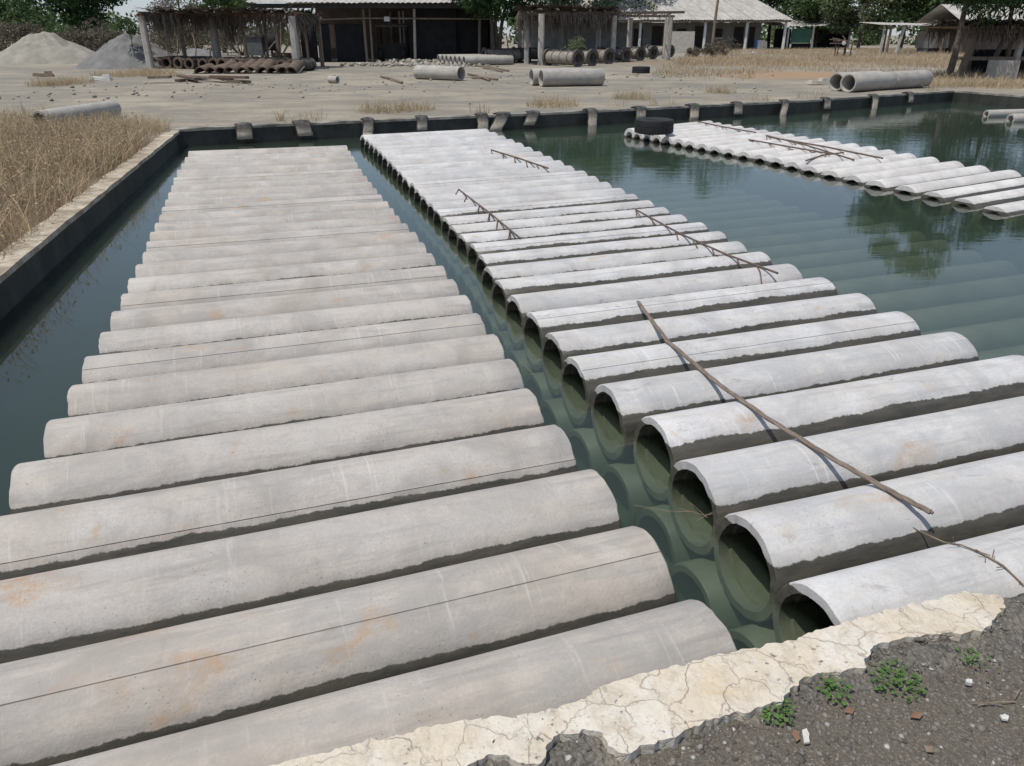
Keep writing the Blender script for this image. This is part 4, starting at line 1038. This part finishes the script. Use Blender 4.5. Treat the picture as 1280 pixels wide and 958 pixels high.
# odd items under the veranda
for i, (u, v, w, h, mt, lb) in enumerate(((795, 60, .5, 1.5, 'redpaint', 'red cloth-covered rack at the shaded veranda'), (905, 60, 1.2, .7, 'mould', 'dark crate under the veranda beside a post'), (955, 62.5, 1.0, .9, 'rock', 'grey sack heap beside the blue barrels'))):
    g = G(u, v)+Vector((0, .8, 0)); mb = MB(); mb.box(g+Vector((0, 0, h/2)), (w, .5, h), taper=.85); mb.box(g+Vector((w*.2, -.28, h*.3)), (w*.5, .1, h*.5), taper=.9); mb.box(g+Vector((-.1*w, .05, h+.05)), (w*.6, .35, .1))
    tag(mb.build('stored_goods', M[mt]), lb, 'goods')

# small shelter with green panel
SY = G(1010, 61.5).y
s1 = thing('lean_to', (P(1000, 60, SY).x, SY, YZ), 'low lean-to with thin sheet roof and green front panel', 'shelter')
a, b = P(966, 32.5, SY-.8), P(1080, 32.5, SY-.8)
sheet_roof(a, b, a+Vector((-.6, 5, .9)), b+Vector((-.6, 5, .9)), s1)
for u in (985, 1016, 1062): column((P(u, 45, SY).x, SY, YZ), P(640, 34, SY).z-YZ, .22, 'whitewash', s1, name='post')
for u in (975, 1062): column((P(u, 45, SY+4.2).x, SY+4.2, YZ), P(640, 34, SY).z-YZ+.5, .2, 'timber', s1, name='post')
pbox(989, 36, 1014, 54, SY+.2, .06, 'green_panel', 'green', s1)
pbox(1018, 36, 1061, 60, SY+3.8, .12, 'back_wall', 'cloth_and_shade', s1); pbox(968, 36, 988, 60, SY+3.6, .12, 'back_wall', 'darkwall', s1); pbox(989, 54.4, 1014, 61, SY+.26, .05, 'dark_panel', 'cloth_and_shade', s1)  # black and dark panels behind and below paint the interior's shade
# rusty frame table with scrap on it
c = G(1052, 71); t = thing('scrap_table', c, 'rusty scrap-laden frame table standing in the dry grass', 'table')
for dx, dy in ((-.7, -.3), (-.25, .3), (.1, -.35), (.75, .2), (.3, .4)): MB().tube([c+Vector((dx, dy, -.05)), c+Vector((dx*1.04, dy, .95))], .045, 6).build('leg', M['rust'], t)
MB().box(c+Vector((0, 0, .99)), (1.9, 1.0, .08)).build('table_top', M['rust'], t)
for i in range(16):
    p = c+Vector((rnd.uniform(-.8, .8), rnd.uniform(-.4, .4), 1.1+rnd.uniform(0, .18))); q = p+Vector((rnd.gauss(0, .4), rnd.gauss(0, .2), rnd.gauss(0, .12)))
    MB().tube([p, q], rnd.uniform(.03, .07), 6).build('scrap_rod', M['rust'], t)
MB().lathe([(.16, -.02), (.16, .02), (.02, .03), (.02, -.03)], 16, Matrix.Translation(c+Vector((-.2, -.52, 1.02))) @ Matrix.Rotation(math.pi/2, 4, 'Z')).build('white_plate', M['white'], t)
# second open shelter with tank
SY = G(1128, 68).y
s2 = thing('open_shelter', (P(1120, 60, SY).x, SY, YZ), 'flat-roofed open shelter of thin poles sheltering a grey tank', 'shelter')
a, b = P(1102, 31, SY), P(1240, 34, SY)
sheet_roof(a, b, a+Vector((-.3, 4.2, .25)), b+Vector((-.3, 4.2, .25)), s2, amp=.02)
for u, w, mt, ln in ((1112, .2, 'timber', (.05, 0)), (1124, .26, 'postgrey', (.35, 0)), (1104, .15, 'postgrey', (0, 0)), (1180, .2, 'timber', (0, 0)), (1232, .18, 'timber', (0, 0))): column((P(u, 48, SY+.15).x, SY+.3, YZ), P(640, 32.5, SY).z-YZ-.02, w, mt, s2, ln, 'post')
for u in (1106, 1170, 1232): column((P(u, 48, SY+4).x, SY+3.9, YZ), P(640, 32.5, SY).z-YZ+.2, .16, 'timber', s2, name='post')
c = Vector((P(1166, 50, SY+1.6).x, SY+1.6, YZ)); t = thing('water_tank', c, 'grey concrete tank on blocks under the flat-roofed shelter', 'tank')
MB().box(c+Vector((0, 0, 1.15)), (2.3, 1.6, 1.3)).build('tank_body', M['postgrey'], t); MB().box(c+Vector((0, 0, 1.84)), (2.42, 1.72, .08)).build('tank_rim', M['postgrey'], t)
for sx in (-.8, .8): MB().box(c+Vector((sx, 0, .245)), (.4, 1.3, .49)).build('block', M['rock'], t)
# house roof at the right
HY = 74
h2 = thing('far_house', (P(1270, 50, HY).x, HY, YZ), 'far house with pale sheet roof behind the leaning trees', 'house')
a, b = P(1205, 29, HY), P(1340, 29, HY); a.z = b.z
sheet_roof(a, b, a+Vector((0, 4.5, 1.6)), b+Vector((0, 4.5, 1.6)), h2); sheet_roof(a+Vector((0, 9.2, 0)), b+Vector((0, 9.2, 0)), a+Vector((0, 4.65, 1.62)), b+Vector((0, 4.65, 1.62)), h2)
MB().box(((a.x+b.x)/2, HY+4.6, (YZ+a.z-.1)/2), (b.x-a.x-1.2, 7.6, a.z-.1-YZ)).build('wall', M['brownwall'], h2)
for u in (1225, 1262): pbox(u, 36, u+12, 50, HY+.68, .10, 'window', 'darkwall', h2)
# dark stock shelter behind the trees at the right
KY = G(1262, 97).y
k = thing('stock_shelter', (P(1235, 60, KY).x, KY, YZ), 'dark timber shelter with thatched edge behind the right-hand trees', 'shelter')
for u, ln, mt in ((1203, (.35, 0), 'timber'), (1268, (.15, 0), 'postgrey'), (1300, (0, 0), 'postgrey')): column((P(u, 75, KY).x, KY, YZ), 1.75, .26, mt, k, ln, 'post')
for u in (1212, 1258, 1300): column((P(u, 75, KY+3).x, KY+3, YZ), 1.8, .2, 'timber', k, name='post')
x0, x1 = P(1198, 60, KY).x, P(1330, 60, KY).x
for y, z in ((KY, 1.80), (KY+3, 1.85), (KY-.02, .75)): MB().beam((x0, y, YZ+z), (x1, y, YZ+z), .14).build('beam', M['timber'], k)
for i in range(8): x = x0+(x1-x0)*i/7; MB().tube([(x, KY-.3, YZ+1.95), (x, KY+3.3, YZ+1.98)], .05, 6).build('rafter', M['timber'], k)
thatch_mat(Vector((x0, KY-.2, YZ+2.0)), Vector((x1, KY-.2, YZ+2.0)), Vector((x1, KY+3.2, YZ+2.02)), Vector((x0, KY+3.2, YZ+2.02)), 900, k)
thatch_strips([(Vector((x0, KY-.2, YZ+1.95)), Vector((x1, KY-.2, YZ+1.95))), (Vector((x0, KY+3, YZ+1.95)), Vector((x1, KY+3, YZ+1.95)))], 900, .2, .7, k)
pbox(1215, 62, 1330, 92, KY+3.1, .1, 'painted_shade_back', 'cloth_and_shade', k)  # near-black sheet added to paint the dark shadow inside the shelter
c = G(1250, 99); o = thing('concrete_box', c, 'grey open concrete box on the ground by the right-hand trees', 'box')
for dx, dy, sx, sy in ((0, -.36, .86, .08), (0, .36, .86, .08), (-.39, 0, .08, .64), (.39, 0, .08, .64)): MB().box(c+Vector((dx, dy, .36)), (sx, sy, .72)).build('side', M['postgrey'], o)
MB().box(c+Vector((0, 0, .05)), (.68, .6, .06)).build('bottom', M['postgrey'], o)

# ------------------------------------------------------------------ trees by the sheds and along the pond
tree('broad_tree', 'dense dark green tree at the end of the long shed roof', G(622, 79), 8.6, 2.9, 2.0, 'leafdark', 13000, .27, .13, 54, stems=4)
tree('drooping_tree', 'slim drooping tree with straight dark trunk at the pond corner', G(1185, 98), 8.2, 2.6, 2.0, 'leafdark', 14000, .26, .13, 40, (.25, 0), .75, aspect=.28)
tree('drooping_tree', 'slim leaning tree over the dark timber shelter', G(1240, 97), 6.8, 2.2, 2.0, 'leafdark', 9000, .26, .11, 34, (.45, 0), .75, aspect=.28)
tree('drooping_tree', 'slim tree at the end of the dark timber shelter', G(1320, 97), 6.4, 2.2, 2.4, 'leafmid', 5000, .26, .12, 30, (.2, 0), .6, aspect=.28)
for i, (u, y, h, r, z0, mt, lb) in enumerate(((962, 108, 14.5, 5.6, 1.2, 'leafmid', 'round mid-green tree over the white roof hip'), (1020, 104, 11.5, 5.0, 1.0, 'leafmid', 'mid-green tree rising behind the green-panel lean-to'), (1075, 100, 11.0, 4.8, 1.0, 'leafpale', 'paler green tree behind the scrap table'),
        (1128, 98, 11.5, 5.0, 1.4, 'leafmid', 'mid-green tree behind the flat-roofed shelter'), (1205, 96, 11.5, 5.0, 1.6, 'leafdark', 'dark tree behind the far house roof'), (1275, 100, 8.5, 4.6, 1.6, 'leafmid', 'green tree beyond the far house'),
        (900, 112, 19.5, 7.0, 2, 'leafmid', 'tall green tree behind the middle of the white roof'), (700, 96, 16.0, 6.4, 1.5, 'leafdark', 'dark tree behind the thatched pale-post shelter'), (500, 96, 7.0, 4.2, 1.5, 'leafmid', 'green tree hidden behind the long shed roof'), (770, 104, 17.5, 6.6, 2, 'leafmid', 'tall green tree behind the left half of the white roof'), (840, 110, 17.0, 6.4, 2, 'leafdark', 'tall dark tree behind the white roof between two others'))):
    tree('broad_tree', lb, (P(u, 45, y).x, y, YZ), h, r, z0, mt, 9000, .46, .2, 44)
bush('low green leafy bush in the shade below the dark tree', G(720, 70)+Vector((0, 3, 0)), 1.2, 1.9, 'leafpale', 1300, .18)

# ------------------------------------------------------------------ loose pipes in the yard
def loose(a, b, r, label, th=.05, seed=0, group=None, dz=0):
    a, b = Vector(a), Vector(b); ang = math.atan2(b.y-a.y, b.x-a.x); L = (b-a).xy.length
    me = pipe_mesh(L, r, th, seed, None, 36, 5, False, .006); o = pipe_obj(me, M['piped'], (a.x, a.y, ground_z(a.x, a.y)+r+dz), ang, 0, rnd.uniform(0, 6))
    return tag(o, label, 'pipe', group)
a, b = G(522, 99), G(584, 101.5); loose(a, a+(b-a).normalized()*2.3, .27, 'single concrete pipe lying in the yard before the long shed', seed=1)
a, b = G(676, 108), G(752, 107.5); d = Vector((math.cos(.30), math.sin(.30), 0))
loose(a, a+d*2.35, .29, 'front pipe of the pair lying before the pale-post shelter', seed=2); loose(a+Vector((-.33, .68, 0)), a+Vector((-.33, .68, 0))+d*2.3, .29, 'rear pipe of the pair lying before the pale-post shelter', seed=3)
a = G(1058, 116.5); b = G(1146, 110); d = (b-a).normalized()
loose(a, a+d*2.4, .28, 'long pipe at the pond edge with open end toward the tyres', seed=4); loose(a+d*2.44, a+d*4.75, .28, 'plain pipe butted behind another at the pond edge', seed=5)
n = Vector((-d.y, d.x, 0)); loose(a+n*.58+d*.25, a+n*.58+d*2.7, .28, 'pipe lying behind the butted pair at the pond edge', seed=6)
a, b = G(580, 82), G(637, 81.5); d = Vector((math.cos(.42), math.sin(.42), 0))
for i in range(7): q = a+Vector((-.30*i, .56*i, 0)); loose(q, q+d*3.1, .27, '%s pipe of the row lying behind the single yard pipe' % ordinal(i+1), seed=10+i, group='row of pipes before the long shed')
a, b = G(52, 162), G(165, 143); loose(a, a+(b-a).normalized()*2.5, .18, 'whitish pipe half hidden in the bank grass', seed=30)
# two pipes half afloat at the right wall
a = G(1232, 146, 0); loose(a, a+Vector((2.35, .65, 0)), .11, 'thin pipe resting in water at the right pond wall', seed=32, dz=-YZ-.07)
a = G(1262, 152, 0); loose(a, a+Vector((2.35, .65, 0)), .13, 'thicker pipe resting in water at the right pond wall', seed=33, dz=-YZ-.09)
# litter in the yard
g = G(412, 104); o = loose(g, g+Vector((.35, -.15, 0)), .13, 'short white pipe offcut in the open yard', .03, 40)
for i, (u0, v0, u1, v1, lb) in enumerate(((476, 97, 503, 105, 'thin pole lying in the open yard'), (585, 94, 612, 102, 'bent dark rod beside the single yard pipe'), (590, 99, 622, 101, 'long dark rod beside the single yard pipe'), (594, 83, 636, 90, 'dark pole before the row of pipes'), (604, 86, 628, 91, 'thin pole before the row of pipes'))):
    a, b = G(u0, v0), G(u1, v1); z = Vector((0, 0, .05)); o = MB().tube([a+z, a.lerp(b, .5)+z*1.8, b+z], .045, 7).build('pole', M['stick' if i == 0 else 'timber'], smooth=True); tag(o, lb, 'pole')
for i, (u, v, w, lb) in enumerate(((55, 96, .8, 'orange-brown board lying near the sand heap'), (127, 101, .8, 'broken white slab beside the dry tufts'), (1024, 106, .8, 'pale concrete chunk on the red soil'), (1058, 66, 1.8, 'long pale slab in the dry grass'), (940, 68, 1.7, 'grey slab before the veranda'))):
    g = G(u, v); mb = MB(); mb.box(g+Vector((0, 0, .07)), (w, .4, .12), Matrix.Rotation(rnd.uniform(-.3, .3), 3, 'Z') @ Matrix.Rotation(.08, 3, 'Y'), .9); mb.box(g+Vector((w*.2, .1, .17)), (w*.4, .25, .1), Matrix.Rotation(.4, 3, 'Z'), .8)
    tag(mb.build('slab', M[('stick', 'white', 'postgrey', 'whitewash', 'postgrey')[i]]), lb, 'slab')

# ------------------------------------------------------------------ tyres
def tyre(loc, R, w, label, tilt=(0, 0, 0), wall=None):
    h = w/2; ri = R*.58
    t = thing('tyre', loc, label, 'tyre'); t.rotation_euler = tilt
    Mx = Matrix.Rotation(-math.pi/2, 4, 'Y')
    body = MB().lathe([(R*.94, -h*.92), (R*.975, -h*.7), (R*.975, h*.7), (R*.94, h*.92), (R*.84, h), (R*.70, h*.96), (ri, h*.72), (ri*.99, h*.6), (R*.66, h*.45), (R*.88, h*.5), (R*.9, 0), (R*.88, -h*.5), (R*.66, -h*.45), (ri*.99, -h*.6), (ri, -h*.72), (R*.70, -h*.96), (R*.84, -h)], 56, Mx)
    body.build('casing', M['rubber'], t, smooth=True, world=False, sharp=30)
    tr = MB(); n = 44
    for k in range(n):
        for side in (-1, 1):
            an = 2*math.pi*(k+(.5 if side > 0 else 0))/n; rot = Matrix.Rotation(an, 3, 'Z')
            c = rot @ Vector((R*.980, 0, side*h*.46)); tr.box(c, (.035*R*2*.5, 2*math.pi*R/n*.66, h*.72), rot @ Matrix.Rotation(side*.25, 3, 'X'))
    tr.build('tread', M['rubber'], t, world=False)
    return t
g = axis_at(818, 162, .19, .17, .65); zr = raft3[-4][0].z+raft3[-4][2]
g = P(819, 152, 15.3); zt = max(p.z+r for p, a, r in raft3[-6:])
tyre((P(818, 152, 16.0).x, 16.0, zt+.145), .385, .27, 'big worn tyre lying flat on the white far raft')
g = G(801, 92); tyre(g+Vector((0, 0, .155)), .42, .3, 'dark tyre lying flat in the yard by the dry grass')

# half tyres hung over the far wall as fenders
def fender(px, i, label, tilt=0.0, w=.28):
    a = None
    for k in range(5, 9):                                   # find the wall spot under this pixel column
        p, q = POND[k], POND[k+1]
        for f in np.linspace(0, 1, 60):
            s = p.lerp(q, f); d = Vector((s.x, s.y, .3))-Vector((0, 0, HC)); dep = d.y*math.cos(PITCH)-d.z*math.sin(PITCH)
            if abs(640+F*d.x/dep-px) < 6 and (a is None or abs(640+F*d.x/dep-px) < a[0]): a = (abs(640+F*d.x/dep-px), s, (q-p).normalized())
    _, s, e = a; nn = Vector((-e.y, e.x)).xy
    nn = Vector((e.y, -e.x)); out = nn if (nn.y > 0) else -nn   # away from the water
    R = random.Random(i*7+1); prof = [(.20, .325), (.12, .345), (.03, .350), (-.045, .325), (-.095, .25), (-.135, .16), (-.17, .07), (-.20, -.01), (-.22, -.08)]
    tilt += R.uniform(-.22, .22); w *= R.uniform(.8, 1.15); cut = R.randint(7, 9); prof = [(o_*R.uniform(.85, 1.1) if o_ < -.05 else o_, z) for o_, z in prof[R.randint(0, 1):cut]]; mb = MB(); m = 9
    for (o_, z) in prof:
        for j in range(m):
            f = j/(m-1)-.5; curl = (f*2)**2
            x = f*w*(1-.05*R.random()); k = .016*curl
            slide = tilt*(.35-z)
            p = Vector((s.x, s.y))+e*(x+slide)+out*(o_+(k if z < .3 else 0)); zz = z-(k if z >= .3 else .0)+R.uniform(-.004, .004)
            mb.v.append((p.x, p.y, max(zz, .0) if z > 0 else zz))
    n = len(prof)
    for a_ in range(n-1):
        for j in range(m-1): mb.f.append((a_*m+j, a_*m+j+1, (a_+1)*m+j+1, (a_+1)*m+j))
    t = thing('half_tyre', (s.x, s.y, .31), label, 'half tyre', 'half tyres over the far pond wall')
    # thickness + ribs
    base = len(mb.v)
    o = mb.build('tread_strip', M['fender'], t, smooth=True)
    md = o.modifiers.new('thick', 'SOLIDIFY'); md.thickness = .022; md.offset = 1
    rb = MB()
    for j in (0, 8):
        pts = [Vector(mb.v[a_*m+j]) for a_ in range(n)]
        rb.tube([p+Vector((0, 0, .008))-Vector((out.x, out.y, 0))*.008 for p in pts], .016, 6)
    rb.build('bead_edge', M['rubber'], t)
FP = [(305, 'double', .3), (375, '', 0), (460, '', .05), (527, '', 0), (604, '', .1), (628, 'slipped', .9), (668, 'slipped', .9), (741, '', .2), (799, '', .5), (866, '', .4), (920, '', .4), (982, '', .45), (1033, '', .5), (1091, '', .5), (1138, '', .5)]
for i, (u, kind, tl) in enumerate(FP):
    fender(u, i, '%s half tyre from the grassy corner on the far pond wall' % ordinal(i+1)+(', hanging crooked' if kind == 'slipped' else ''), tl)

# ------------------------------------------------------------------ steel rods on the rafts
def top_at(rf, x, y):
    best = -1
    for p, ang, r in rf:
        e = Vector((math.cos(ang), math.sin(ang))); d = Vector((x, y))-p.xy; s = abs(d.x*-e.y+d.y*e.x)
        if s < r: best = max(best, p.z+math.sqrt(r*r-s*s))
    return best
def rod(pxs, rf, rad, label, prongs=0, prong_len=.32, mat='rust', strands=1, wob=.0):
    zc = max(p.z+r for p, a, r in rf)
    def on(u, v):
        q = G(u, v, zc); z = max(zc-.03, top_at(rf, q.x, q.y)); return q
    key = [G(u, v, zc-.004) for u, v in pxs]; path = []
    for a, b in zip(key[:-1], key[1:]):
        for k in range(10): path.append(a.lerp(b, k/10))
    path.append(key[-1])
    # the rod rests on the crowns: lift every point over the local crown line
    crown = lambda q: min(rf, key=lambda t: abs((q.xy-t[0].xy).dot(Vector((-math.sin(t[1]), math.cos(t[1]))))))
    path = [Vector((q.x, q.y, crown(q)[0].z+crown(q)[2]+rad+.003+wob*mnoise.noise((q.x*2, q.y*2, 0)))) for q in path]
    zs = smooth([q.z for q in path], 4); path = [Vector((q.x, q.y, max(z, top_at(rf, q.x, q.y)+rad))) for q, z in zip(path, zs)]
    t = thing('steel_rod', path[0], label, 'rod')
    for s in range(strands):
        ph = 2*math.pi*s/strands
        pp = [q+Vector((math.cos(ph+i*.55), math.sin(ph+i*.55)*.6, math.sin(ph+i*.55)*.35+.35))*(rad*.9 if strands > 1 else 0) for i, q in enumerate(path)]
        MB().tube(pp, rad*(1 if strands == 1 else .8), 8).build('bar', M[mat], t, smooth=True)
    d = (path[-1]-path[0]).normalized()
    for k in range(prongs):
        f = (k+.15)/max(1, prongs); q = path[int(f*(len(path)-1))]
        e = q+d*prong_len*.75+Vector((d.y, -d.x, 0))*-prong_len*.28*-1
        e.z = max(top_at(rf, e.x, e.y)+rad, q.z-.12)
        m = q.lerp(e, .5); m.z = max(q.z-.03, top_at(rf, m.x, m.y)+rad)
        MB().tube([q, m, e], rad*.75, 6).build('cross_wire', M[mat], t, smooth=True)
    return t
M['rustrod'] = mat_simple('rod_rust', (.15, .115, .092), (.26, .205, .165), 14, .85, .4, 80)
rod([(798, 371), (835, 420), (900, 475), (960, 517), (1040, 566), (1110, 605), (1166, 634)], raft2, .009, 'long twisted rusty rods lying slantwise on the pale middle raft', 0, mat='rustrod', strands=3)
rod([(795, 256), (850, 285), (910, 312), (973, 335)], raft2, .0095, 'rusty rod with cross wires on ends of the pale middle raft', 7, .34)
rod([(573, 232), (612, 260), (650, 291)], raft2, .0095, 'rusty rod with cross wires in the middle of the pale raft', 6, .34)
rod([(614, 187), (650, 197), (685, 208)], raft2, .013, 'rusty rod with cross wires near the far end of the pale raft', 5, .34)
rod([(862, 151), (900, 158), (945, 165)], raft3, .013, 'rusty rod just beyond the tyre on the white raft', 4, .3)
rod([(936, 173), (985, 181), (1040, 190)], raft3, .013, 'rusty rod lowest of the crossed rods on the white raft', 4, .3)
rod([(958, 168), (1010, 180), (1068, 197)], raft3, .013, 'rusty rod in the middle of the crossed rods on the white raft', 3, .3)
rod([(962, 170), (1030, 181), (1104, 195)], raft3, .014, 'longest rusty rod of the crossed rods on the white raft', 0)
rod([(1008, 198), (1030, 191), (1055, 188)], raft3, .013, 'short rusty rod lying across the crossed rods', 0)
# dry vine trailing over the nearest pale pipes
pts = [(1158, 640), (1185, 662), (1203, 678), (1225, 690), (1255, 703), (1285, 716)]
path = []
for u, v in pts:
    q = G(u, v, .2); z = top_at(raft2, q.x, q.y); path.append(Vector((q.x, q.y, max(z, .06)+.010)))
t = thing('dry_vine', path[0], 'thin dry vine trailing over the pipe beside the cracked wall', 'vine')
MB().tube(path, .0035, 5).build('stem', M['stick'], t)
for i in range(12):
    f = rnd.randrange(len(path)-1); q = path[f].lerp(path[f+1], rnd.random()); e = q+Vector((rnd.gauss(0, .03), rnd.gauss(0, .03), abs(rnd.gauss(0, .015)))); MB().tube([q, e], .002, 4).build('twig', M['stick'], t)

# ------------------------------------------------------------------ gritty path in the foreground: stones, weeds, litter
it = []
def path_z(x, y):
    e = Vector((math.cos(math.atan2(.31, 1)), math.sin(math.atan2(.31, 1)))); d = Vector((x, y-1.5)); s, q = d.dot(e), d.x*-e.y+d.y*e.x
    if q < -.34: return ground_z(x, y)
    o = max(0, (-.14-q)/.20); return max(ground_z(x, y), NZ-.022+.010*mnoise.noise((s*9, q*9, 4))+.010*mnoise.noise((s*31, q*31, 8))-.045*o*o+.014*o*mnoise.noise((s*6, 7, q*6)))
for _ in range(52000):
    x = rnd.uniform(-.9, 3.0); y = rnd.uniform(.55, 2.25)
    if y > 1.5+.31*x-.10: continue
    s = .003+.017*rnd.random()**3.8
    if rnd.random() < .004: s = rnd.uniform(.02, .034)
    it.append((x, y, path_z(x, y), s))
stone_mesh('path_gravel', it, M['pebble'], 'dark gritty gravel of the path by the cracked wall')
# grit spilled on the broken rubble top of the wall
pts = []
for _ in range(2600):
    x = rnd.uniform(-.5, 2.8); y = 1.5+.31*x-rnd.uniform(.02, .33)
    pts.append((x, y, ground_z(x, y)))
for i, (u, v, r, n, lb) in enumerate(((965, 900, .055, 90, 'small green weed tuft closest to the white litter scrap'), (1043, 879, .05, 65, 'small sparse green weed tuft by the wall foot'), (1118, 866,   .07, 120, 'larger green weed tuft by the broken wall foot'), (1215, 842, .05, 26, 'faded weed sprig by the dry twigs'))):
    c = G(u, v, .37); c.z = ground_z(c.x, c.y); t = thing('weed', c, lb, 'weed'); mb = MB(); V = []
    for k in range(n):
        a = rnd.uniform(0, 6.28); q = r*math.sqrt(rnd.random()); b = c+Vector((math.cos(a)*q, math.sin(a)*q, 0)); h = rnd.uniform(.008, .032)*(1.2-q/r*.5)
        tip = b+Vector((rnd.gauss(0, .008), rnd.gauss(0, .008), h))
        if k % 3 == 0: mb.tube([c.lerp(b, .6), tip], .0011, 4)
        an = rnd.uniform(0, 6.28); d = Vector((math.cos(an), math.sin(an), rnd.uniform(-.1, .5))).normalized()*rnd.uniform(.008, .017); w = d.cross(Vector((0, 0, 1))).normalized()*d.length*.34
        V += [tip, tip+d*.45+w, tip+d, tip+d*.45-w]
    mb.build('stem', M['weed'], t); np_mesh('foliage', np.array([tuple(p) for p in V]), 4, M['weed'], t)
def flake(u, v, pts, mat, label, cat, h=.008):
    c = G(u, v, .37); c.z = ground_z(c.x, c.y)+.006; n = len(pts); mb = MB()
    for k in (0, 1):
        for (x, y) in pts: mb.v.append(c+Vector((x, y, (.002 if not k else h)+.25*abs(x)*(1 if x > 0 else .4))))
    mb.f = [tuple(range(n-1, -1, -1)), tuple(range(n, 2*n))]+[(i, (i+1) % n, n+(i+1) % n, n+i) for i in range(n)]
    return tag(mb.build(cat.replace(' ', '_'), M[mat]), label, cat)
flake(1003, 936, [(-.010, -.022), (.004, -.020), (.007, -.006), (.011, .004), (.010, .020), (-.002, .017), (-.005, .004)], 'white', 'folded white scrap lying on the gritty path', 'scrap')
flake(1250, 912, [(-.010, -.007), (.003, -.010), (.011, .001), (.005, .009), (-.004, .006), (-.008, .007)], 'white', 'white pebble-like chip among the path gravel', 'chip')
flake(1058, 902, [(-.014, -.006), (.004, -.012), (.016, .004), (-.002, .012)], 'deadleaf', 'reddish dead leaf next to the weeds', 'leaf', .004)
flake(992, 935, [(-.006, -.018), (.006, -.010), (.008, .012), (.0, .020), (-.008, .006)], 'deadleaf', 'brown dead leaf touching the white scrap', 'leaf', .004)
flake(1140, 908, [(-.018, -.008), (.006, -.012), (.020, .002), (.002, .010)], 'deadleaf', 'curled brown leaf on the open gravel', 'leaf', .004)
flake(1156, 952, [(-.010, -.008), (.008, -.010), (.012, .006), (-.006, .010)], 'stick', 'tan leaf scrap low on the gravel path', 'leaf', .004)
flake(1206, 867, [(-.009, -.006), (.004, -.009), (.010, .003), (.0, .008), (-.007, .004)], 'white', 'white stone chip beneath the wall ledge', 'chip', .012)
for i in range(14):
    u, v = rnd.uniform(1060, 1270), rnd.uniform(828, 900)
    c = G(u, v, .37); c.z = ground_z(c.x, c.y)+.008; a = rnd.uniform(-.6, .9); d = Vector((math.cos(a), math.sin(a), 0))*rnd.uniform(.02, .075)
    if c.y > 1.5+.31*c.x-.33: continue
    o = MB().tube([c-d, c+Vector((0, 0, .006)), c+d], .0016, 5).build('twig', M['stick']); tag(o, 'thin dry twig in the litter below the broken ledge', 'twig', 'twigs below the broken ledge')

# dry stalks floating in the narrow channel
for i, pp in enumerate(([(792, 632), (835, 640), (868, 640)], [(848, 636), (880, 645), (905, 641)], [(862, 628), (884, 648)], [(650, 452), (668, 470)], [(870, 652), (893, 640)])):
    o = MB().tube([G(u, v, .006)+Vector((0, 0, rnd.uniform(0, .004))) for u, v in pp], .0014, 5).build('dry_stalk', M['stick'], smooth=True)
    tag(o, 'thin dry stalk floating in the channel between two rafts', 'stalk', 'dry stalks floating in the channel')

# clutter under the two thatched shelters
for i in range(9):
    u = (205, 228, 246, 292, 322, 338, 352, 640, 706)[i]; g = G(u, 83.5 if i < 7 else 79)+Vector((0, 1.6+rnd.random(), 0)); h = rnd.uniform(1.3, 2.1)
    o = MB().tube([g+Vector((0, 0, -.03)), g+Vector((rnd.uniform(-.3, .3), .2, h*.5)), g+Vector((rnd.uniform(-.6, .6), .5, h))], [.05, .045, .035], 6).build('prop_pole', M['timber'], smooth=True)
    tag(o, 'rough pole leaning among the moulds under the red-beam shelter' if i < 7 else 'rough pole leaning under the pale-post shelter', 'pole', 'leaning poles under the red-beam shelter' if i < 7 else 'leaning poles under the pale-post shelter')
for i, (u, v, w, h) in enumerate(((232, 84, 1.1, .5), (338, 85, .9, .7), (356, 85, .7, .5), (700, 79, 1.2, .6), (745, 77, 1.0, .55))):
    g = G(u, v)+Vector((0, 2.6, 0)); t = thing('stored_crate', g, ('low slatted crate behind the moulds beside the stone heap', 'taller slatted crate beside the mixer drum', 'small slatted crate near the shelter end post', 'slatted crate in the shade next to the thatched corner', 'slatted crate behind the big moulds')[i], 'crate')
    for k in range(4): MB().box(g+Vector((0, -.3, h*(k+.5)/4)), (w, .03, h/4*.8)).build('slat', M['timber'], t)
    for sx in (-1, 1): MB().box(g+Vector((sx*(w/2-.03), 0, h/2)), (.05, .56, h)).build('side', M['darkwall'], t)
    MB().box(g+Vector((0, .3, h/2)), (w, .03, h)).build('back', M['darkwall'], t)
